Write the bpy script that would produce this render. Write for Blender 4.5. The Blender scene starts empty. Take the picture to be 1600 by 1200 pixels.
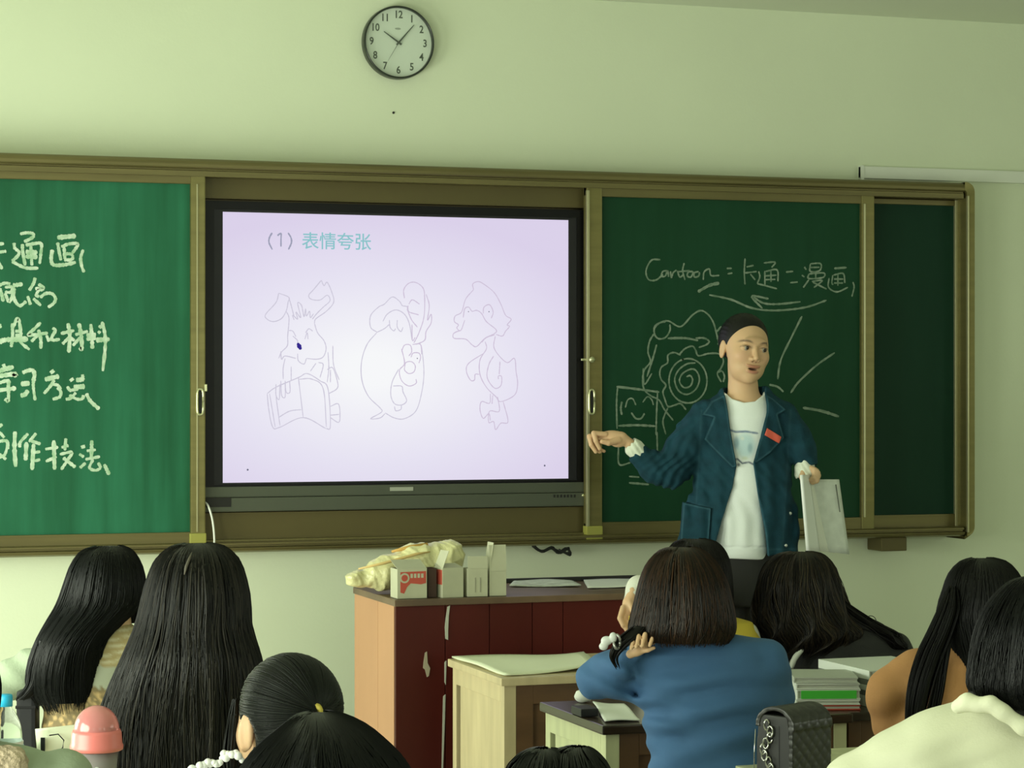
import bpy, bmesh, math, random
import numpy as np
from mathutils import Vector, Matrix

# ---------------------------------------------------------------- view
F = 3700.0                      # focal length in pixels of a 1600 px wide frame
A = math.atan(F / 10960.0)      # the front wall recedes to the right by this angle
CA, SA = math.cos(A), math.sin(A)
CZ, HY = 1.55, 608.0            # camera height, pixel row of the horizon
sc = bpy.context.scene
col = sc.collection

cam_d = bpy.data.cameras.new('camera')
cam_d.sensor_width = 36.0
cam_d.lens = 36.0 * F / 1600.0
cam_d.shift_y = (HY - 600.0) / 1600.0
cam_d.clip_start = 0.05
cam = bpy.data.objects.new('camera', cam_d)
cam.location = (0, 0, CZ)
cam.rotation_euler = (math.pi / 2, 0, -A)
col.objects.link(cam)
sc.camera = cam

world = bpy.data.worlds.new('world')
sc.world = world
world.use_nodes = True
world.node_tree.nodes['Background'].inputs[0].default_value = (0.80, 0.95, 0.85, 1)
world.node_tree.nodes['Background'].inputs[1].default_value = 1.0

def area(name, loc, rot, sx, sy, power, colr):
    l = bpy.data.lights.new(name, 'AREA'); l.shape = 'RECTANGLE'
    l.size = sx; l.size_y = sy; l.energy = power; l.color = colr
    o = bpy.data.objects.new(name, l); o.location = loc; o.rotation_euler = rot
    col.objects.link(o); return o

# daylight through the three windows of the left wall, plus two added fill lamps
DAY = (0.93, 1.0, 0.81)
WIN = [(0.3, 2.1), (2.9, 4.7), (5.45, 7.25)]
for (y0, y1), pw in zip(WIN, (44, 68, 80)):
    area('window_daylight', (-0.94, (y0 + y1) / 2, 1.15), (0, -math.pi / 2, 0), 0.95, y1 - y0 - 0.1, pw, DAY)
area('right_fill', (6.94, 3.0, 1.9), (0, math.pi / 2, 0), 0.9, 2.4, 14, (0.98, 1.0, 0.92))  # added fill lamp; the right wall has no opening
area('rear_fill', (3.0, -2.44, 1.8), (math.pi / 2, 0, 0), 4.0, 1.2, 50, (0.96, 1.0, 0.88))  # added fill lamp before the closed back wall

vs = sc.view_settings
vs.view_transform = 'Standard'; vs.look = 'None'; vs.gamma = 1; vs.exposure = 0.0
vs.use_curve_mapping = False

# ---------------------------------------------------------------- pixel helpers
def Wp(px, py, D):
    u = (px - 800.0) / F
    return Vector((D * (SA + u * CA), D * (CA - u * SA), CZ - (py - HY) * D / F))
def onY(px, py, y):             # where the ray of a pixel meets the plane world-y = y
    return Wp(px, py, y / (CA - (px - 800.0) / F * SA))
def onZ(px, py, z):
    return Wp(px, py, (CZ - z) * F / (py - HY))
def xz(px, py, y):
    v = onY(px, py, y); return v.x, v.z
def lin(c):
    return tuple(((v / 255.0) / 12.92 if v / 255.0 <= 0.04045 else ((v / 255.0 + 0.055) / 1.055) ** 2.4) for v in c)

# ---------------------------------------------------------------- materials
def mat(name, rgb, rough=0.6, metal=0.0, var=0.0, vscale=8.0, bump=0.0, bscale=60.0, spec=0.5,
        stretch=(1, 1, 1), attr=None, emit=None, sheen=0.0, trans=0.0, alpha=1.0, c2=None, aniso=0.0, coat=0.0):
    m = bpy.data.materials.new(name); m.use_nodes = True
    nt = m.node_tree; b = nt.nodes['Principled BSDF']
    c = tuple(rgb) + (1,)
    b.inputs['Base Color'].default_value = c
    b.inputs['Roughness'].default_value = rough
    b.inputs['Metallic'].default_value = metal
    b.inputs['Specular IOR Level'].default_value = spec
    b.inputs['Transmission Weight'].default_value = trans
    b.inputs['Alpha'].default_value = alpha
    b.inputs['Sheen Weight'].default_value = sheen
    b.inputs['Anisotropic'].default_value = aniso
    b.inputs['Coat Weight'].default_value = coat
    tc = nt.nodes.new('ShaderNodeTexCoord'); mp = nt.nodes.new('ShaderNodeMapping')
    mp.inputs['Scale'].default_value = stretch
    nt.links.new(tc.outputs['Object'], mp.inputs['Vector'])
    src = None
    if attr:
        at = nt.nodes.new('ShaderNodeAttribute'); at.attribute_name = attr
        src = at.outputs['Color']
        nt.links.new(src, b.inputs['Base Color'])
    if var > 0 or c2:
        n = nt.nodes.new('ShaderNodeTexNoise'); n.inputs['Scale'].default_value = vscale
        n.inputs['Detail'].default_value = 5
        nt.links.new(mp.outputs[0], n.inputs['Vector'])
        r = nt.nodes.new('ShaderNodeValToRGB')
        r.color_ramp.elements[0].position = 0.3; r.color_ramp.elements[1].position = 0.7
        if c2:
            r.color_ramp.elements[0].color = c; r.color_ramp.elements[1].color = tuple(c2) + (1,)
            nt.links.new(n.outputs['Fac'], r.inputs[0]); nt.links.new(r.outputs[0], b.inputs['Base Color'])
        else:
            lo, hi = 1 - var, 1 + var * 0.5
            r.color_ramp.elements[0].color = (lo, lo, lo, 1); r.color_ramp.elements[1].color = (hi, hi, hi, 1)
            mx = nt.nodes.new('ShaderNodeMix'); mx.data_type = 'RGBA'; mx.blend_type = 'MULTIPLY'
            mx.inputs[0].default_value = 1.0
            if src is not None: nt.links.new(src, mx.inputs[6])
            else: mx.inputs[6].default_value = c
            nt.links.new(n.outputs['Fac'], r.inputs[0]); nt.links.new(r.outputs[0], mx.inputs[7])
            nt.links.new(mx.outputs[2], b.inputs['Base Color'])
    if bump > 0:
        n2 = nt.nodes.new('ShaderNodeTexNoise'); n2.inputs['Scale'].default_value = bscale
        n2.inputs['Detail'].default_value = 4
        nt.links.new(mp.outputs[0], n2.inputs['Vector'])
        bp = nt.nodes.new('ShaderNodeBump'); bp.inputs['Strength'].default_value = bump
        bp.inputs['Distance'].default_value = 0.01
        nt.links.new(n2.outputs['Fac'], bp.inputs['Height']); nt.links.new(bp.outputs[0], b.inputs['Normal'])
    if emit:
        b.inputs['Emission Color'].default_value = tuple(emit[0]) + (1,)
        b.inputs['Emission Strength'].default_value = emit[1]
    return m

M = {}
M['wall'] = mat('wall_paint', (0.70, 0.76, 0.575), 0.75, var=0.04, vscale=1.3, bump=0.04, bscale=90)
M['ceiling'] = mat('ceiling_paint', (0.66, 0.70, 0.56), 0.85)
M['floor'] = mat('floor_tile', (0.56, 0.56, 0.50), 0.4, var=0.1, vscale=5)
M['concrete'] = mat('platform_concrete', (0.55, 0.54, 0.48), 0.8, var=0.2, vscale=6)
M['white_paint'] = mat('white_paint', (0.75, 0.78, 0.70), 0.5)
M['alu'] = mat('champagne_aluminium', (0.195, 0.172, 0.062), 0.33, 0.55, var=0.15, vscale=3, stretch=(1, 1, 12))
M['alu_h'] = mat('champagne_aluminium_rail', (0.155, 0.132, 0.052), 0.36, 0.5, var=0.18, vscale=3, stretch=(0.6, 1, 14))
M['alu_dark'] = mat('brown_backing', (0.105, 0.085, 0.028), 0.45, 0.3, var=0.12, vscale=2)
M['alu_light'] = mat('pale_aluminium_lip', (0.42, 0.40, 0.24), 0.28, 0.6)
M['corner'] = mat('olive_plastic_corner', (0.30, 0.29, 0.06), 0.45)
M['handle'] = mat('chrome_olive_handle', (0.55, 0.55, 0.33), 0.25, 0.7)
M['bezel'] = mat('black_bezel', (0.004, 0.004, 0.005), 0.35, spec=0.2)
M['bezel2'] = mat('dark_grey_bezel', (0.02, 0.02, 0.023), 0.4, spec=0.2)
M['base_bar'] = mat('grey_green_bar', (0.075, 0.085, 0.06), 0.45, 0.2)
M['plate'] = mat('pale_plate', (0.35, 0.37, 0.30), 0.4)
M['dark'] = mat('dark_void', (0.006, 0.006, 0.005), 0.6)

def green_board(name, rgb, rgb2, streak):
    m = bpy.data.materials.new(name); m.use_nodes = True
    nt = m.node_tree; b = nt.nodes['Principled BSDF']
    b.inputs['Roughness'].default_value = 0.6
    b.inputs['Specular IOR Level'].default_value = 0.22
    tc = nt.nodes.new('ShaderNodeTexCoord')
    def noise(scale, st, rot=0):
        mp = nt.nodes.new('ShaderNodeMapping'); mp.inputs['Scale'].default_value = st
        mp.inputs['Rotation'].default_value = (0, rot, 0)
        n = nt.nodes.new('ShaderNodeTexNoise'); n.inputs['Scale'].default_value = scale; n.inputs['Detail'].default_value = 6
        nt.links.new(tc.outputs['Object'], mp.inputs[0]); nt.links.new(mp.outputs[0], n.inputs['Vector'])
        return n.outputs['Fac']
    a = noise(2.0, (9, 1, 0.7), 0.12); c = noise(1.4, (1, 1, 1))
    mul = nt.nodes.new('ShaderNodeMath'); mul.operation = 'MULTIPLY'
    nt.links.new(a, mul.inputs[0]); nt.links.new(c, mul.inputs[1])
    r = nt.nodes.new('ShaderNodeValToRGB')
    r.color_ramp.elements[0].position = 0.12; r.color_ramp.elements[1].position = 0.42
    r.color_ramp.elements[0].color = tuple(rgb) + (1,); r.color_ramp.elements[1].color = tuple(rgb2) + (1,)
    nt.links.new(mul.outputs[0], r.inputs[0]); nt.links.new(r.outputs[0], b.inputs['Base Color'])
    return m
M['green_l'] = green_board('green_chalkboard_left', (0.009, 0.082, 0.036), (0.022, 0.155, 0.082), 1)  # left panel: a lighter, greener mix than the right one
M['green_r'] = green_board('green_chalkboard', (0.003, 0.040, 0.015), (0.006, 0.050, 0.022), 1)
M['green_d'] = green_board('green_chalkboard_rear', (0.003, 0.030, 0.015), (0.005, 0.036, 0.019), 1)

def chalk_mat(name, strong, weak):
    m = mat(name, strong, 0.9, c2=weak, vscale=45)
    return m
M['chalk_l'] = chalk_mat('chalk_on_left', (0.28, 0.46, 0.28), (0.58, 0.68, 0.56))
M['chalk_r'] = chalk_mat('chalk_on_right', (0.10, 0.17, 0.11), (0.26, 0.32, 0.25))
M['chalk_s'] = chalk_mat('chalk_smear', (0.16, 0.34, 0.20), (0.34, 0.52, 0.36))

# ---------------------------------------------------------------- objects
def link(o, parent=None):
    col.objects.link(o)
    if parent is not None: o.parent = parent
    return o
def tag(o, label=None, cat=None, group=None, kind=None):
    if label: o['label'] = label
    if cat: o['category'] = cat
    if group: o['group'] = group
    if kind: o['kind'] = kind
    return o
def empty(name, loc, label, cat, rz=0.0, group=None):
    o = bpy.data.objects.new(name, None); o.empty_display_size = 0.1
    o.location = loc; o.rotation_euler = (0, 0, rz)
    col.objects.link(o); return tag(o, label, cat, group)
def mesh_obj(name, verts, faces, m, parent=None, smooth=False, cols=None):
    me = bpy.data.meshes.new(name)
    v = np.asarray(verts, dtype=np.float32).reshape(-1, 3)
    if isinstance(faces, np.ndarray):
        k = faces.shape[1]
        me.vertices.add(len(v)); me.vertices.foreach_set('co', v.ravel())
        me.loops.add(faces.size); me.loops.foreach_set('vertex_index', faces.astype(np.int32).ravel())
        me.polygons.add(len(faces))
        me.polygons.foreach_set('loop_start', np.arange(0, faces.size, k, dtype=np.int32))
        me.update(calc_edges=True); me.validate()
    else:
        me.from_pydata([tuple(p) for p in v], [], faces); me.update()
    if cols is not None:
        at = me.color_attributes.new('Col', 'FLOAT_COLOR', 'POINT')
        cc = np.ones((len(v), 4), np.float32); cc[:, :3] = cols
        at.data.foreach_set('color', cc.ravel())
    if m is not None: me.materials.append(m)
    if smooth: me.polygons.foreach_set('use_smooth', np.ones(len(me.polygons), bool))
    o = bpy.data.objects.new(name, me)
    return link(o, parent)

class MB:                        # collects simple shapes, links them as one mesh
    def __init__(s): s.v = []; s.f = []
    def add(s, vs_, fs_):
        n = len(s.v); s.v += [tuple(p) for p in vs_]; s.f += [tuple(i + n for i in f) for f in fs_]
        return s
    def box(s, x0, x1, y0, y1, z0, z1, bev=0.0):
        if bev <= 0:
            vs_ = [(x, y, z) for x in (x0, x1) for y in (y0, y1) for z in (z0, z1)]
            return s.add(vs_, [(0, 1, 3, 2), (4, 6, 7, 5), (0, 4, 5, 1), (2, 3, 7, 6), (0, 2, 6, 4), (1, 5, 7, 3)])
        bm = bmesh.new(); bmesh.ops.create_cube(bm, size=1)
        for v in bm.verts:
            v.co = Vector(((x0 + x1) / 2 + v.co.x * (x1 - x0), (y0 + y1) / 2 + v.co.y * (y1 - y0), (z0 + z1) / 2 + v.co.z * (z1 - z0)))
        bmesh.ops.bevel(bm, geom=bm.edges[:], offset=bev, segments=2, profile=0.7, affect='EDGES')
        bm.verts.ensure_lookup_table()
        s.add([v.co[:] for v in bm.verts], [[v.index for v in f.verts] for f in bm.faces]); bm.free()
        return s
    def prism(s, pts, y0, y1):       # polygon in x,z extruded from y0 to y1
        n = len(pts)
        vs_ = [(x, y0, z) for x, z in pts] + [(x, y1, z) for x, z in pts]
        fs_ = [tuple(range(n)), tuple(range(2 * n - 1, n - 1, -1))]
        fs_ += [(i, i + n, (i + 1) % n + n, (i + 1) % n) for i in range(n)]
        return s.add(vs_, fs_)
    def hexa(s, p):                  # 8 points: bottom quad then top quad
        return s.add(p, [(3, 2, 1, 0), (4, 5, 6, 7), (0, 1, 5, 4), (1, 2, 6, 5), (2, 3, 7, 6), (3, 0, 4, 7)])
    def cyl(s, c, axis, r0, r1, h, n=24):
        c = Vector(c); q = Vector((0, 0, 1)).rotation_difference(Vector(axis).normalized())
        vs_ = []
        for r, t in ((r0, 0), (r1, h)):
            for i in range(n):
                a = 2 * math.pi * i / n
                vs_.append(c + q @ Vector((r * math.cos(a), r * math.sin(a), t)))
        return s.add(vs_, [tuple(range(n - 1, -1, -1)), tuple(range(n, 2 * n))] + [(i, (i + 1) % n, (i + 1) % n + n, i + n) for i in range(n)])
    def lathe(s, prof, n=32, c=(0, 0, 0), q=None):
        vs_ = []
        for r, z in prof:
            for i in range(n):
                a = 2 * math.pi * i / n
                p = Vector((r * math.cos(a), r * math.sin(a), z))
                if q is not None: p = q @ p
                vs_.append(p + Vector(c))
        fs_ = []
        for k in range(len(prof) - 1):
            for i in range(n):
                j = (i + 1) % n
                fs_.append((k * n + i, k * n + j, (k + 1) * n + j, (k + 1) * n + i))
        return s.add(vs_, fs_)
    def tube(s, pts, r, n=8):
        pts = [Vector(p) for p in pts]; rr = r if isinstance(r, (list, tuple)) else [r] * len(pts)
        vs_ = []; up = Vector((0.13, 0.2, 1)).normalized()
        for i, p in enumerate(pts):
            t = (pts[min(i + 1, len(pts) - 1)] - pts[max(i - 1, 0)]).normalized()
            a = t.cross(up)
            if a.length < 1e-4: a = t.cross(Vector((1, 0, 0)))
            a.normalize(); b = t.cross(a)
            for k in range(n):
                w = 2 * math.pi * k / n
                vs_.append(p + (a * math.cos(w) + b * math.sin(w)) * rr[i])
        m = len(pts)
        fs_ = [(i * n + k, i * n + (k + 1) % n, (i + 1) * n + (k + 1) % n, (i + 1) * n + k) for i in range(m - 1) for k in range(n)]
        fs_ += [tuple(range(n - 1, -1, -1)), tuple(range((m - 1) * n, m * n))]
        return s.add(vs_, fs_)
    def build(s, name, m, parent=None, smooth=False):
        o = mesh_obj(name, s.v, s.f, m, parent, smooth)
        bm = bmesh.new(); bm.from_mesh(o.data); bmesh.ops.recalc_face_normals(bm, faces=bm.faces[:])
        bm.to_mesh(o.data); bm.free()
        return o
def smooth_auto(o, ang=40):
    o.data.polygons.foreach_set('use_smooth', np.ones(len(o.data.polygons), bool))
    o.data.set_sharp_from_angle(angle=math.radians(ang)) if hasattr(o.data, 'set_sharp_from_angle') else None
    return o
def catmull(P, n):
    P = np.asarray(P, float)
    if len(P) == 2:
        t = np.linspace(0, 1, n)[:, None]; return P[0] * (1 - t) + P[1] * t
    Q = np.vstack([2 * P[0] - P[1], P, 2 * P[-1] - P[-2]])
    out = []
    ts = np.linspace(0, len(P) - 1 - 1e-9, n)
    for t in ts:
        i = int(t); u = t - i
        p0, p1, p2, p3 = Q[i], Q[i + 1], Q[i + 2], Q[i + 3]
        out.append(0.5 * (2 * p1 + (p2 - p0) * u + (2 * p0 - 5 * p1 + 4 * p2 - p3) * u * u + (3 * p1 - p0 - 3 * p2 + p3) * u ** 3))
    return np.array(out)
def text_mesh(name, body, size, m, parent, loc, rot=(math.pi / 2, 0, 0), ext=0.0004, align='CENTER', off=0.0, sx=1.0):
    cu = bpy.data.curves.new(name, 'FONT'); cu.body = body; cu.size = size; cu.extrude = ext; cu.offset = off
    cu.align_x = align; cu.align_y = 'CENTER'; cu.resolution_u = 3
    t = bpy.data.objects.new(name, cu); col.objects.link(t)
    dg = bpy.context.evaluated_depsgraph_get(); dg.update()
    me = bpy.data.meshes.new_from_object(t.evaluated_get(dg)); me.name = name
    bpy.data.objects.remove(t); bpy.data.curves.remove(cu)
    me.materials.clear(); me.materials.append(m)
    o = bpy.data.objects.new(name, me); o.location = loc; o.rotation_euler = rot; o.scale = (sx, 1, 1)
    return link(o, parent)

# ---------------------------------------------------------------- the room
WY = 7.80                        # front wall
CEIL = 2.918
def struct(o): o['kind'] = 'structure'; return o
struct(MB().box(-1.2, 7.2, -2.7, 8.0, -0.1, 0).build('floor', M['floor']))
struct(MB().box(-1.2, 7.2, -2.7, 8.0, CEIL, CEIL + 0.1).build('ceiling', M['ceiling']))
struct(MB().box(-1.2, 7.2, WY, WY + 0.2, 0, CEIL).build('wall_front', M['wall']))
struct(MB().box(-1.2, 7.2, -2.7, -2.5, 0, CEIL).build('wall_back', M['wall']))
struct(MB().box(7.0, 7.2, -2.5, WY, 0, CEIL).build('wall_right', M['wall']))
wl = MB(); ys = [-2.5] + [v for w in WIN for v in w] + [WY]
for i in range(0, len(ys), 2): wl.box(-1.2, -1.0, ys[i], ys[i + 1], 0, CEIL)
for y0, y1 in WIN:
    wl.box(-1.2, -1.0, y0, y1, 0, 0.60); wl.box(-1.2, -1.0, y0, y1, 2.52, CEIL)
struct(wl.build('wall_left', M['wall']))
glass = mat('window_glass', (0.9, 0.95, 0.9), 0.02, trans=1.0)
for k, (y0, y1) in enumerate(WIN):
    w = MB()
    for a, b in ((y0, y0 + .05), (y1 - .05, y1), ((y0 + y1) / 2 - .03, (y0 + y1) / 2 + .03)): w.box(-1.14, -1.08, a, b, 0.60, 2.52)
    for a, b in ((.60, .66), (2.46, 2.52), (2.0, 2.05)): w.box(-1.14, -1.08, y0, y1, a, b)
    w = struct(w.build('window_%d' % (k + 1), M['white_paint']))
    MB().box(-1.115, -1.11, y0 + .05, y1 - .05, .66, 2.46).build('pane', glass, w)
struct(MB().box(-0.98, 6.9, 6.63, WY, 0, 0.15).build('floor_platform', M['concrete']))
# plastic cable duct that runs over the end of the board
x0, z0 = xz(1341, 260, WY); x1, z1 = xz(1341, 279, WY)
td = MB().box(x0, 6.98, WY - 0.02, WY, z1 + 0.0, z0, 0.003)
tm = MB().box(x0, x0 + 0.012, WY - 0.024, WY, z1 - 0.01, z0 + 0.002)
t = struct(td.build('trim_1', M['white_paint'])); tm.build('end_cap', M['white_paint'], t)
# a nail left in the wall below the clock, and a tape mark beside it
q = onY(615, 176, WY - 0.002)
nail = MB().cyl((q.x, WY, q.z), (0, -1, 0), 0.0045, 0.0035, 0.004, 10).build('nail', M['bezel2'])
tag(nail, 'tiny dark nail in the wall below the clock', 'nail')
# ---------------------------------------------------------------- the sliding blackboard
FR, SL, FX = 7.66, 7.69, 7.745       # front planes: outer frame, sliding panels, fixed panels
board = empty('sliding_blackboard', (2.3, 7.75, 0.9), 'wide green sliding chalkboard in a champagne aluminium frame, built round the screen', 'blackboard')
board.location = (0, 0, 0)
ztop = onY(620, 256.6, FR).z; zbot = onY(620, 858.1, FR).z
XL = 0.12; XR = onY(1523, 560, FR).x
z_in_t = onY(620, 284, FR).z; z_in_b = onY(620, 842, FR).z
def rail(prof, x0, x1, name, m):     # profile (y,z) swept along x
    mb = MB(); n = len(prof)
    vs_ = [(x0, y, z) for y, z in prof] + [(x1, y, z) for y, z in prof]
    mb.add(vs_, [tuple(range(n)), tuple(range(2 * n - 1, n - 1, -1))] + [(i, (i + 1) % n, (i + 1) % n + n, i + n) for i in range(n)])
    return mb.build(name, m, board)
# top rail: rounded lip, groove, inner flat
zt = ztop; h = zt - z_in_t
rail([(WY, zt), (FR + .03, zt), (FR + .012, zt - .003), (FR + .003, zt - .010), (FR, zt - .02), (FR, zt - h * .50), (FR + .004, zt - h * .56), (FR + .014, zt - h * .60),
      (FR + .014, zt - h * .66), (FR + .010, zt - h * .70), (FR + .010, zt - h), (WY, zt - h)], XL, XR - 0.04, 'top_rail', M['alu_h'])
zb = zbot; h = z_in_b - zb
rail([(WY, zb), (FR + .02, zb), (FR + .004, zb + .006), (FR, zb + .014), (FR, zb + h * .45), (FR + .006, zb + h * .5), (FR + .016, zb + h * .55), (FR + .016, zb + h * .68), (FR + .006, zb + h * .72),
      (FR + .006, zb + h * .9), (FR + .012, zb + h), (WY, zb + h)], XL, XR - 0.04, 'bottom_rail', M['alu_h'])
# right end of the frame with rounded corners
xi = onY(1512, 560, FR).x
def rr_outline(xa, xb, za, zc, r, n=7):
    pts = [(xa, za)]
    for i in range(n): a = -math.pi / 2 + math.pi / 2 * i / (n - 1); pts.append((xb - r + r * math.cos(a), za + r + r * math.sin(a)))
    for i in range(n): a = math.pi / 2 * i / (n - 1); pts.append((xb - r + r * math.cos(a), zc - r + r * math.sin(a)))
    pts.append((xa, zc)); return pts
outer = rr_outline(XR - 0.04, XR, zbot, ztop, 0.035); inner = rr_outline(XR - 0.04, xi, z_in_b - .045, z_in_t + .03, 0.012)
mb = MB(); n = len(outer)
for (ya, yb) in ((FR, WY),):
    vs_ = [(x, ya, z) for x, z in outer] + [(x, ya + (0.004 if True else 0), z) for x, z in inner] + [(x, yb, z) for x, z in outer] + [(x, yb, z) for x, z in inner]
    fs_ = []
    for i in range(n - 1):
        fs_ += [(i, i + 1, n + i + 1, n + i), (i, 2 * n + i, 2 * n + i + 1, i + 1), (n + i, n + i + 1, 3 * n + i + 1, 3 * n + i)]
    mb.add(vs_, fs_)
mb.build('end_rail', M['alu'], board)
xl1 = onY(1517, 560, FR).x
MB().box(xi - 0.001, xi + 0.006, FR - .002, FR + .01, z_in_b - .02, z_in_t + .01, .002).build('end_rail_lip', M['alu_light'], board)
# backing behind everything
MB().box(XL, XR - 0.01, WY - 0.02, WY, zbot + .01, ztop - .01).build('backing', M['alu_dark'], board)
# right recess slot
xs0 = onY(1490, 560, FX).x; xs1 = onY(1498, 560, FX).x
mb = MB()
mb.box(xs0, xs1, FX - .012, FX + .01, z_in_b - .02, z_in_t, .003)
mb.build('jamb', M['alu_light'], board)
MB().box(xs1 + .008, xs1 + .012, FX - .03, FX + .02, z_in_b, z_in_t).build('track_rib', M['alu'], board)
MB().box(xs1 + .03, xs1 + .034, FX - .03, FX + .02, z_in_b, z_in_t).build('track_rib', M['alu'], board)
MB().box(xs1 + .001, xi + .004, WY - .03, WY - .021, z_in_b, z_in_t).build('slot_shade', mat('slot_shade_brown', (.018, .014, .006), .6), board)  # shade of the slot, put in as a dark sheet over the backing
# fixed right panel (the strip of it that the slider leaves free)
zf1 = onY(1420, 320, FX).z; zf0 = onY(1420, 804, FX).z
fx0 = onY(1000, 560, FX).x; fx1 = onY(1492, 560, FX).x
fp = MB().box(fx0, fx1, FX, FX + .012, zf0, zf1).build('fixed_panel', M['green_d'], board)
MB().box(fx0, xs1, FX - .010, FX + .012, zf1, z_in_t - .002, .003).build('panel_frame', M['alu_h'], fp)
MB().box(fx0, xs1, FX - .010, FX + .012, z_in_b - .004, zf0, .003).build('panel_frame', M['alu_h'], fp)
# middle recess: brown strips above and below the screen
ya = 7.765
xa = onY(300, 560, ya).x; xb = onY(930, 560, ya).x
zA = onY(620, 318, 7.75).z
top_box = MB().box(xa, xb, 7.735, WY - .02, zA, z_in_t + .01).build('recess_panel', M['alu_dark'], board)
zB = onY(620, 797, 7.72).z
low_box = MB().box(xa, xb, 7.735, WY - .02, z_in_b - .02, zB).build('recess_panel', M['alu_dark'], board)
zC = onY(620, 838, 7.70).z
MB().box(xa, xb, 7.70, 7.735, zC - .012, zC, .003).build('ledge', M['alu_h'], board)

def slider(x0, x1, xg0, xg1, zg0, zg1, zt_, zb_, gm, stile_l, stile_r):
    """one sliding panel: green face from xg0..xg1, frame outside it"""
    p = MB().box(xg0 - .004, xg1 + .004, SL + .004, SL + .014, zg0 - .004, zg1 + .004).build('sliding_panel', gm, board)
    MB().box(x0, x1, SL - .008, SL + .02, zg1, zt_, .004).build('panel_rail', M['alu_h'], p)
    MB().box(x0, x1, SL - .008, SL + .02, zb_, zg0, .004).build('panel_rail', M['alu_h'], p)
    for on, a, b in ((stile_l, x0, xg0), (stile_r, xg1, x1)):
        if on:
            MB().box(a, b, SL - .012, SL + .022, zb_, zt_, .004).build('panel_stile', M['alu'], p)
    return p
z_t = onY(150, 257, SL).z
# left panel
gl1 = onY(297, 560, SL).x; gr1 = onY(320, 560, SL).x
zgl1 = onY(200, 285, SL).z; zgl0 = onY(200, 833, SL).z
ztl = onY(200, 262, SL).z; zbl = onY(200, 856, SL).z
left = slider(0.30, gr1, 0.36, gl1, zgl0, zgl1, ztl, zbl, M['green_l'], True, True)
xm = (gl1 + gr1) / 2
MB().box(xm - .006, xm - .001, SL - .016, SL - .008, zgl0, zgl1, .002).build('bright_lip', M['alu_light'], left)
MB().box(gl1 - .004, gr1 + .002, SL - .018, SL + .02, zbl - .004, zgl0 - .004, .004).build('corner_cap', M['corner'], left)
# right panel
gl2 = onY(939, 560, SL).x; gl2o = onY(915, 560, SL).x
gr2 = onY(1344, 560, SL).x; gr2o = onY(1364, 560, SL).x
zgr1 = onY(1140, 313, SL).z; zgr0 = onY(1140, 812, SL).z
ztr = onY(1140, 294, SL).z; zbr = onY(1140, 834, SL).z
right = slider(gl2o, gr2o, gl2, gr2, zgr0, zgr1, ztl, zbl, M['green_r'], True, True)
MB().box(gl2o - .002, gl2o + .008, SL - .018, SL - .004, zgr0 - .02, zgr1 + .02, .002).build('bright_lip', M['alu_light'], right)
MB().box(gr2 + .006, gr2 + .014, SL - .018, SL - .006, zgr0, zgr1, .002).build('bright_lip', M['alu_light'], right)
MB().box(gl2o - .003, gl2 + .0, SL - .019, SL + .02, zbl - .004, zgr0 - .012, .004).build('corner_cap', M['corner'], right)
def oval_handle(px, py, w, h_, par):
    c = onY(px, py, SL - .012); wx = w * 8.2 / F / 2; hz = h_ * 8.2 / F / 2
    n = 28; pts = []
    for i in range(n + 1):
        a = 2 * math.pi * i / n
        x = wx * math.copysign(abs(math.cos(a)) ** .6, math.cos(a)); z = hz * math.copysign(abs(math.sin(a)) ** .45, math.sin(a))
        pts.append((c.x + x, SL - .016, c.z + z))
    o = MB().tube(pts, .0045, 6).build('handle', M['handle'], par, True)
    MB().prism([(p[0] * .9 + c.x * .1, p[2] * .95 + c.z * .05) for p in pts[:-1]], SL - .014, SL - .010).build('handle_recess', M['dark'], par)
oval_handle(312.5, 628, 9, 38, left)
oval_handle(924, 628, 9, 38, right)
c = onY(924, 562, SL - .012)
MB().cyl((c.x, SL - .012, c.z), (0, -1, 0), .011, .010, .012, 20).build('lock', M['handle'], right, True)
MB().box(c.x - .036, c.x - .008, SL - .010, SL - .004, c.z - .004, c.z + .004, .002).build('lock_bolt', M['handle'], right)
c2 = onY(320, 606, SL - .012)
MB().box(c2.x - .002, c2.x + .008, SL - .014, SL - .004, c2.z - .012, c2.z + .012, .002).build('lock_bolt', M['handle'], left)
# support block under the right end
a = onY(1371, 842, 7.72); b = onY(1419, 861, 7.68)
MB().box(a.x, b.x, 7.69, WY, b.z, zbot, .004).build('support_block', M['alu_dark'], board)

# ---- chalk strokes
def ribbon(mb, pts, w, yp, rnd):
    """pts in image pixels; a flat stroke on plane y=yp"""
    P = catmull(pts, max(4, int(len(pts) * 7)))
    Q = np.array([[*xz(p[0], p[1], yp)] for p in P])
    T = np.gradient(Q, axis=0); L = np.linalg.norm(T, axis=1, keepdims=True) + 1e-9; T /= L
    N = np.stack([-T[:, 1], T[:, 0]], 1)
    ww = w * 8.15 / F / 2 * (1 + 0.22 * np.array([rnd.uniform(-1, 1) for _ in P]))[:, None]
    ww[0] *= .55; ww[-1] *= .5
    a = Q + N * ww; b = Q - N * ww
    n = len(P); y = yp + rnd.uniform(-.0002, .0002)
    vs_ = [(p[0], y, p[1]) for p in a] + [(p[0], y, p[1]) for p in b]
    mb.add(vs_, [(i, i + 1, n + i + 1, n + i) for i in range(n - 1)])
def strokes(name, groups, m, par, yp, wd):
    rnd = random.Random(5); mb = MB(); out_ = []
    for (ox, oy, s_), lst in groups:
        for st in lst:
            w = wd
            if isinstance(st, tuple): w, st = wd * st[0], st[1]
            ribbon(mb, [(ox + x / s_, oy + y / s_) for x, y in st], w, yp, rnd)
            if name == 'chalk_line': mb.build(name, m, par); mb = MB()
    if name == 'chalk_line': return
    return mb.build(name, m, par)
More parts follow.
